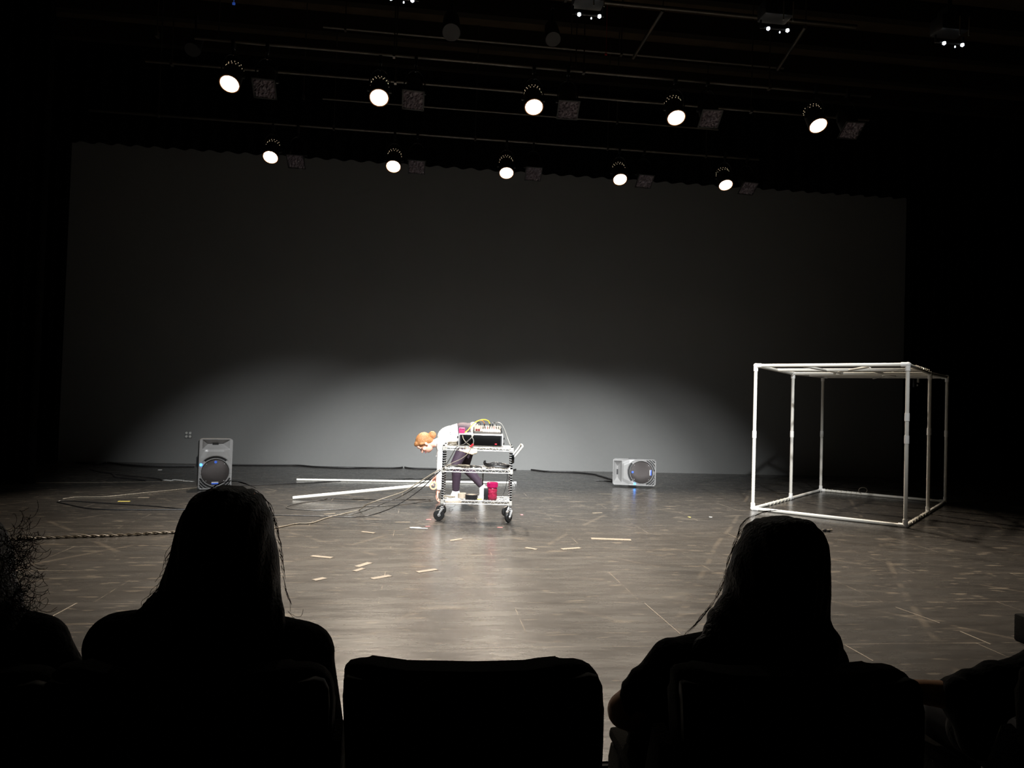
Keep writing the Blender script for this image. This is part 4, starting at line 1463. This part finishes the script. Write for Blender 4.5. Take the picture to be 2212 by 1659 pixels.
# shoes
for nm, ank, hl, to in (('L', J['anL'], P_(990.5, 1077.5, -.02), P_(967, 1079, -.02)), ('R', J['anR'], ftR[0], ftR[1])):
    m = MB()
    hl, to = V(hl), V(to)
    add_foot(m, ank, hl, to, 1.24 if nm == 'L' else 1.12)
    me = remesh(m.mesh('shoe'), .006, 3)
    if nm == 'L':
        for v_ in me.vertices:
            if v_.co.z < .014:
                v_.co.z = .014
    s = part('shoe', me, 'white_cloth', person, world=True, label='white trainer')
    d = (to - hl).normalized()
    m = MB()
    if nm == 'L':
        for f in (0, .33, .66, 1):
            p = hl.lerp(to, f); m.lathe((p.x, p.y, .001), (0, 0, 1), [(0, 0), (0, .040), (.018, .043), (.018, 0)], 20)
        m.box(((hl.x + to.x) / 2, hl.y, .010), ((hl - to).length, .082, .018))
    else:
        sd = V((.93, 0, .36))
        for f in (0, .33, .66, 1):
            m.sph(hl.lerp(to, f) + sd * .030, (.016, .040, .034))
    part('sole', m, 'tape_beige', s, world=True)
    m = MB()
    n_up = V((-.3, 0, 1)) if nm == 'L' else V((-1, 0, .2))
    for f in (.40, .50, .60):
        p = (ank.lerp(hl.lerp(to, .6), f + .1)) + n_up * .045
        m.cyl(p + V((0, -.022, 0)), p + V((0, .022, 0)), .003, n=6)
    part('laces', m, 'grey_cable', s, world=True)

# ---------------- audience
def audience(label, hair_secs, sh_px, Y, joints_px, hairmat='dark_hair', headc=None, extra=None, strands=(), lean=0, group='audience seen from behind', arm_skin=False, scale=.94, short_sleeve=False):
    """built facing the stage, away from the camera. sh_px = left and right shoulder joints in px"""
    (lx, ly), (rx, ry) = sh_px
    SL, SR = ony(lx, ly, Y), ony(rx, ry, Y)
    mid = (SL + SR) / 2
    ps = thing('person', label, 'person', (mid.x, mid.y + .25, PIT), group=group)
    hc = ony(*headc, Y + .0)
    seatz = .245
    pelv = V((mid.x - lean, Y + .03, seatz + .10))
    chest = V((mid.x - lean * .3, Y + .0, mid.z - .13))
    # joints
    j = {}
    for s, S_, sg in (('L', SL, -1), ('R', SR, 1)):
        j['sh' + s] = S_
        j['el' + s] = joints_px.get('el' + s, V((S_.x + sg * .05, Y + .05, S_.z - .27)))
        j['wr' + s] = joints_px.get('wr' + s, V((pelv.x + sg * .10, Y + .27, seatz + .19)))
        j['hip' + s] = V((pelv.x + sg * .09, Y + .05, seatz + .085))
        j['kn' + s] = V((pelv.x + sg * .11, Y + .47, seatz + .07))
        j['an' + s] = V((pelv.x + sg * .11, Y + .52, PIT + .11))
    def parts(m, g, arms=True, legs=True, forearm=1.0):
        m.sph(chest, (.165 + g, .096 + g, .16 + g))
        m.sph(chest + V((0, .0, .08)), (.17 + g, .088 + g, .085 + g))
        m.sph((chest + pelv) / 2, (.145 + g, .090 + g, .17 + g))
        m.sph(pelv + V((0, .03, .01)), (.175 + g, .115 + g, .105 + g))
        neck = hc + V((0, -.02, -.10))
        m.cap(mid + V((0, 0, .0)), neck, .062 + g, .053 + g)
        for s in 'LR':
            m.cap(mid.lerp(j['sh' + s], .2) + V((0, 0, .015)), j['sh' + s], .062 + g, .055 + g)
            if arms:
                m.cap(j['sh' + s], j['el' + s], .052 + g, .042 + g)
                m.sph(j['el' + s], .042 + g)
                m.cap(j['el' + s], j['el' + s].lerp(j['wr' + s], forearm), .041 + g, .041 + (.028 - .041) * forearm + g)
            if legs:
                m.cap(j['hip' + s], j['kn' + s], .088 + g, .062 + g)
                m.sph(j['kn' + s], .062 + g)
                m.cap(j['kn' + s], j['an' + s], .058 + g, .040 + g)
    m = MB()
    parts(m, 0)
    m.cap(hc + V((0, -.02, -.10)), hc + V((0, -.01, -.03)), .053, .055)
    R, at_ = add_head(m, hc, (0, .05, 1), (0, 1, -.05), scale)
    for s, sg in (('L', -1), ('R', 1)):
        hd = (j['wr' + s] - j['el' + s]).normalized()
        add_hand(m, j['wr' + s], (hd + V((0, .3, -.1))), V((0, 0, -1)), 1.0, (.2, .22, .25, .3), sg)
        a = j['an' + s]
        add_foot(m, a, a + V((0, -.04, -.072)), a + V((0, .15, -.078)))
    part('body', remesh(m.mesh('body'), .0085, 3), 'skin2', ps, world=True)
    for k in (-1, 1):
        part('eye', MB().sph(at_(k * .031, .088, .006), .011 * scale), 'eye', ps, world=True)
    # shirt
    m = MB()
    parts(m, .014, not short_sleeve, False, .35 if arm_skin else .85)
    if short_sleeve:
        m.cap(j['shL'], j['shL'].lerp(j['elL'], .55), .066, .060)
        m.cap(j['shR'], j['elR'], .066, .056)
    if extra:
        extra(m)
    me = remesh(m.mesh('shirt'), .009, 3)
    bmx = bmesh.new(); bmx.from_mesh(me)
    bmesh.ops.bisect_plane(bmx, geom=bmx.verts[:] + bmx.edges[:] + bmx.faces[:], plane_co=(0, 0, max(hc.z - .10, mid.z + .075)), plane_no=(0, 0, 1), clear_outer=True)
    bmx.to_mesh(me); bmx.free()
    part('shirt', me, 'black_cloth', ps, world=True)
    m = MB()
    for s in 'LR':
        m.cap(j['hip' + s], j['kn' + s], .098, .070)
        m.cap(j['kn' + s], j['an' + s] + V((0, 0, .02)), .068, .056)
    m.sph(pelv, (.19, .138, .115))
    part('trousers', remesh(m.mesh('trousers'), .01, 3), 'denim', ps, world=True)
    for s in 'LR':
        a = j['an' + s]
        m = MB()
        add_foot(m, a + V((0, 0, -.03)), a + V((0, -.04, -.066)), a + V((0, .16, -.066)), 1.15)
        me = remesh(m.mesh('shoe'), .009, 2)
        for v_ in me.vertices:
            v_.co.z = max(v_.co.z, PIT + .002)
        part('shoe', me, 'rubber', ps, world=True)
    # hair: sections given as (py, left px, right px, depth radius)
    m = MB()
    secs = []
    for py, l, r, dr in hair_secs:
        a, b = ony(l, py, Y), ony(r, py, Y)
        secs.append(((a.x + b.x) / 2, Y + (-.02 if dr > .07 else -.045), (a.z + b.z) / 2, (b.x - a.x) / 2, dr))
    m.loft(secs[::-1], 28)
    me = remesh(m.mesh('hair'), .006, 3)
    # strand relief
    for v_ in me.vertices:
        k = math.sin(v_.co.x * 260 + 2.5 * math.sin(v_.co.z * 9)) * .0016 + math.sin(v_.co.x * 97 + v_.co.z * 14) * .002
        v_.co += v_.normal * k
    h = part('hair', me, hairmat, ps, world=True, label=None)
    # loose strands
    m = MB()
    for st in strands:
        m.tube(smooth_path(st, 5), [.00045] * (5 * (len(st) - 1) + 1), 4)
    if strands:
        tag(part('loose_strands', m, 'hair_strand', h, world=True), kind='stuff')
    return ps, j

def edge_strands(edge, Y, n, out, drop, seed, r0=0, r1=1):
    """fine hairs leaving a hair outline; edge = [(px, py), ...]"""
    rnd = random.Random(seed)
    E_ = smooth_path([V((x, y, 0)) for x, y in edge], 8)
    res = []
    for _ in range(n):
        k = rnd.uniform(r0, r1) * (len(E_) - 12)
        i = int(k)
        ln = rnd.randint(6, 11)
        pts = []
        w_ = rnd.uniform(.2, 1) * out
        yy = Y + rnd.uniform(-.04, .04)
        for q in range(0, ln, 2):
            e = E_[min(i + q, len(E_) - 1)]
            f = q / ln
            pts.append(ony(e.x + w_ * math.sin(f * PI * .8) + rnd.uniform(-1.2, 1.2), e.y + drop * f * rnd.uniform(.5, 1), yy))
        if len(pts) > 2:
            res.append(pts)
    return res

YA = 1.60
lsecs = [(1047, 478, 522, .02), (1050, 465, 535, .045), (1058, 446, 552, .075), (1075, 425, 570, .095), (1100, 406, 583, .105), (1130, 393, 592, .11), (1165, 384, 599, .11), (1200, 376, 604, .105), (1235, 366, 608, .10), (1265, 350, 613, .085), (1290, 328, 620, .07), (1310, 312, 625, .06), (1335, 306, 626, .05), (1370, 315, 622, .045), (1400, 345, 600, .035)]
lL = [(447, 1058), (425, 1076), (404, 1104), (391, 1135), (382, 1170), (374, 1205), (362, 1240), (345, 1270), (322, 1298), (305, 1320)]
lR = [(535, 1050), (556, 1062), (572, 1078), (586, 1105), (594, 1135), (600, 1170), (605, 1205), (610, 1240), (616, 1275), (624, 1305), (626, 1335)]
st = edge_strands(lL, YA, 45, -9, 5, 1, .3, 1) + edge_strands(lR, YA, 40, 7, 3, 2) + edge_strands(lL[4:], YA, 14, -26, 12, 3)
st += edge_strands([(430, 1072), (470, 1048), (505, 1040), (540, 1050), (560, 1062)], YA, 10, 0, -3, 5)
st += [[ony(627, 1325, YA), ony(640, 1332, YA), ony(651, 1330, YA), ony(655, 1316, YA)], [ony(622, 1320, YA), ony(636, 1336, YA), ony(648, 1338, YA)]]
audience('seated person with long straight dark hair and black shirt, left of the empty chair', lsecs, ((258, 1394), (652, 1414)), YA, {
    'elL': ony(236, 1600, YA + .03), 'elR': ony(690, 1600, YA + .03)}, headc=(497, 1182), strands=st, lean=.0)

rsecs = [(1113, 1670, 1712, .02), (1116, 1652, 1725, .045), (1125, 1630, 1740, .075), (1142, 1611, 1755, .092), (1165, 1597, 1765, .10), (1200, 1582, 1770, .105), (1235, 1572, 1771, .105), (1270, 1562, 1772, .10), (1300, 1546, 1773, .09), (1330, 1522, 1777, .075), (1360, 1497, 1790, .06), (1385, 1478, 1800, .05), (1420, 1490, 1790, .045), (1460, 1520, 1770, .035)]
rL = [(1640, 1120), (1615, 1135), (1594, 1165), (1578, 1205), (1568, 1245), (1558, 1275), (1542, 1302), (1518, 1333), (1492, 1363), (1470, 1385)]
rR = [(1735, 1122), (1757, 1142), (1768, 1175), (1772, 1210), (1773, 1250), (1774, 1290), (1777, 1325), (1788, 1352), (1802, 1370), (1805, 1378)]
st = edge_strands(rL, YA + .04, 50, -8, 4, 11, .1, 1) + edge_strands(rR, YA + .04, 28, 6, 2, 12) + edge_strands([(1590, 1165), (1610, 1130), (1640, 1112), (1680, 1104), (1720, 1110)], YA + .04, 16, -6, -4, 13)
def ruffles(m):
    for k, (x, y) in enumerate(((1452, 1392), (1437, 1412), (1425, 1424), (1400, 1438), (1388, 1448), (1375, 1452), (1368, 1465), (1355, 1480), (1350, 1500), (1352, 1520), (1346, 1540))):
        m.sph(ony(x + 6, y + 6, YA + .05 - .01 * (k % 2)), (.022, .03, .018))
    m.cap(ony(1450, 1425, YA + .04), ony(1395, 1500, YA + .05), .050, .050)
    m.cap(ony(1420, 1540, YA + .05), ony(1385, 1660, YA + .06), .045, .055)
audience('seated person with long dark hair and ruffled black sleeve, right of the empty chair', rsecs, ((1480, 1440), (1768, 1432)), YA + .04, {
    'elL': ony(1350, 1535, YA + .06), 'wrL': ony(1560, 1640, YA + .30), 'elR': ony(1800, 1620, YA + .04)}, headc=(1683, 1248), strands=st, extra=ruffles, arm_skin=True, short_sleeve=True)
part_elbow = None

# leftmost person: curly hair, mostly out of frame
csecs = [(1090, -150, -90, .03), (1100, -190, -50, .07), (1130, -225, -10, .11), (1170, -240, 12, .12), (1210, -245, 22, .12), (1260, -235, 30, .11), (1290, -210, 52, .10), (1320, -190, 62, .08), (1350, -170, 66, .06), (1380, -150, 40, .05)]
st = []
rnd = random.Random(4)
for k in range(210):
    x0, y0 = rnd.uniform(-10, 50), rnd.uniform(1150, 1340)
    a = rnd.uniform(-1.2, 1.3)
    L_ = rnd.uniform(25, 80)
    ph = rnd.uniform(0, 6)
    cu = rnd.uniform(4, 12)
    pts = []
    for q in range(9):
        f = q / 8
        pts.append(ony(x0 + math.cos(a) * L_ * f + cu * math.sin(f * 9 + ph), y0 + math.sin(a) * L_ * f + cu * math.cos(f * 9 + ph), YA - .05 + .03 * math.sin(ph)))
    st.append(pts)
audience('seated person with frizzy curly dark hair at the far left edge', csecs, ((-260, 1400), (70, 1400)), YA - .02, {'elR': ony(140, 1500, YA)}, headc=(-112, 1225), strands=st)

# rightmost person: only shoulder and arm in the frame
qsecs = [(1120, 2400, 2440, .03), (1130, 2365, 2475, .07), (1160, 2335, 2505, .10), (1210, 2325, 2515, .105), (1260, 2330, 2510, .10), (1300, 2350, 2490, .08), (1320, 2370, 2470, .05)]
def cuff(m):
    m.cap(ony(2095, 1480, YA + .06), ony(2085, 1530, YA + .06), .040, .050)
    m.cap(ony(2240, 1465, YA + .06), ony(2110, 1492, YA + .06), .062, .052)
    m.cap(ony(2150, 1470, YA + .06), ony(2100, 1580, YA + .10), .05, .06)
    m.cap(ony(2068, 1488, YA + .04), ony(2110, 1600, YA + .04), .030, .045)
audience('seated person at the right edge in rolled-up black sleeve, bare forearm on the armrest', qsecs, ((2260, 1455), (2580, 1450)), YA + .06, {
    'elL': ony(2125, 1510, YA + .06), 'wrL': ony(1965, 1492, YA + .10)}, headc=(2420, 1255), extra=cuff, arm_skin=True)

# ================================================================ CHAIRS
def chair_outline():
    c0 = 1021.5
    px = [(742, 1452), (752, 1442), (772, 1437.5), (800, 1438), (840, 1443), (880, 1448.5), (930, 1449.5), (980, 1450), (1020, 1451), (1070, 1450), (1140, 1448), (1170, 1443), (1210, 1439), (1250, 1438), (1268, 1442), (1283, 1450), (1296, 1465), (1302, 1485), (1303, 1520), (1301, 1600), (1299, 1665), (1297, 1720), (1270, 1740), (780, 1740), (748, 1720), (744, 1600), (740, 1500)]
    return px
YC = 1.43
def mk_chair():
    px = chair_outline()
    base = ony(1021.5, 1500, YC)
    t = thing('theatre_seat', 'x', 'chair', (base.x, YC, PIT))
    pts = [ony(x, y, YC) for x, y in px]
    # padded back
    poly = [(p.x - base.x, p.z - PIT) for p in pts]
    m = MB().prism(poly[::-1], .0, .058, bev=.018, seg=4)
    part('backrest', m, 'seat', t, smooth=60)
    # rear shell with a dipped top edge
    sp_ = [(744, 1462), (752, 1455), (800, 1460), (860, 1468), (930, 1474), (1010, 1477), (1090, 1475), (1160, 1468), (1220, 1460), (1270, 1451), (1288, 1456), (1297, 1475), (1299, 1520), (1297, 1600), (1293, 1715), (1265, 1732), (785, 1732), (750, 1715), (747, 1600), (744, 1500)]
    poly = [(ony(x, y, YC).x - base.x, ony(x, y, YC).z - PIT) for x, y in sp_]
    m = MB().prism(poly[::-1], -.022, .004, bev=.006, seg=2)
    part('back_shell', m, 'seat_shell', t, smooth=60)
    part('seat_cushion', MB().box((0, .30, .40), (.45, .44, .09), bev=.03), 'seat', t)
    part('seat_pan', MB().box((0, .30, .345), (.42, .40, .02), bev=.005), 'seat_shell', t)
    me = MB().prism([(.0, 0), (.0, .80), (.05, .82), (.10, .68), (.36, .64), (.38, .60), (.38, 0)], -.014, .014, bev=.004).mesh('side_panel', 30)
    me.transform(Matrix.Translation((-.263, .01, 0)) @ Matrix.Rotation(PI / 2, 4, 'Z') @ Matrix.Diagonal((1, -1, 1, 1)))
    me.flip_normals()
    part('side_panel', me, 'seat', t)
    part('side_panel', MB().box((.270, .20, .27), (.020, .36, .54), bev=.006), 'seat', t)
    part('armrest', MB().box((-.263, .25, .665), (.04, .24, .03), bev=.01), 'seat', t)
    part('armrest', MB().box((.270, .22, .552), (.030, .28, .025), bev=.01), 'seat', t)
    return t
ch = mk_chair()
pitchx = .552
lab = {0: 'empty dark theatre seat back at bottom centre between the two long-haired people',
       1: 'dark theatre seat holding the person with the ruffled sleeve',
       2: 'dark theatre seat at bottom right under the arm of the edge person',
       -1: 'dark theatre seat holding the long-haired person on the left',
       -2: 'dark theatre seat at bottom left corner under the curly-haired person'}
bx0 = ch.location.x
for k in (0, 1, 2, -1, -2):
    o = ch if k == 0 else copy_tree(ch)
    o.location = (ony({0: 1021.5, 1: 1697, 2: 2390, -1: 410, -2: -215}[k], 1500, YC).x, YC + {1: -.05, 2: -.09}.get(k, 0), PIT)
    o['label'] = lab[k]
    o['group'] = 'front row theatre seats'
    if k == 1:
        for c_ in [c_ for c_ in bpy.data.objects if c_.parent == o and c_.name.split('.')[0] in ('side_panel', 'armrest') and sum(v_.co.x for v_ in c_.data.vertices) > 0]:
            bpy.data.objects.remove(c_)

# black block cut by the right edge of the view
c = onz(2212, 1412, 0)
eb = thing('floor_monitor', 'black box standing on the stage floor cut off by the right edge', 'box', (c.x + .285, c.y + .1, 0))
part('shell', MB().box((0, 0, .075), (.3, .25, .15), bev=.01), 'drape', eb)
part('grille', MB().box((0, -.127, .075), (.26, .006, .11), bev=.002), 'grille', eb)
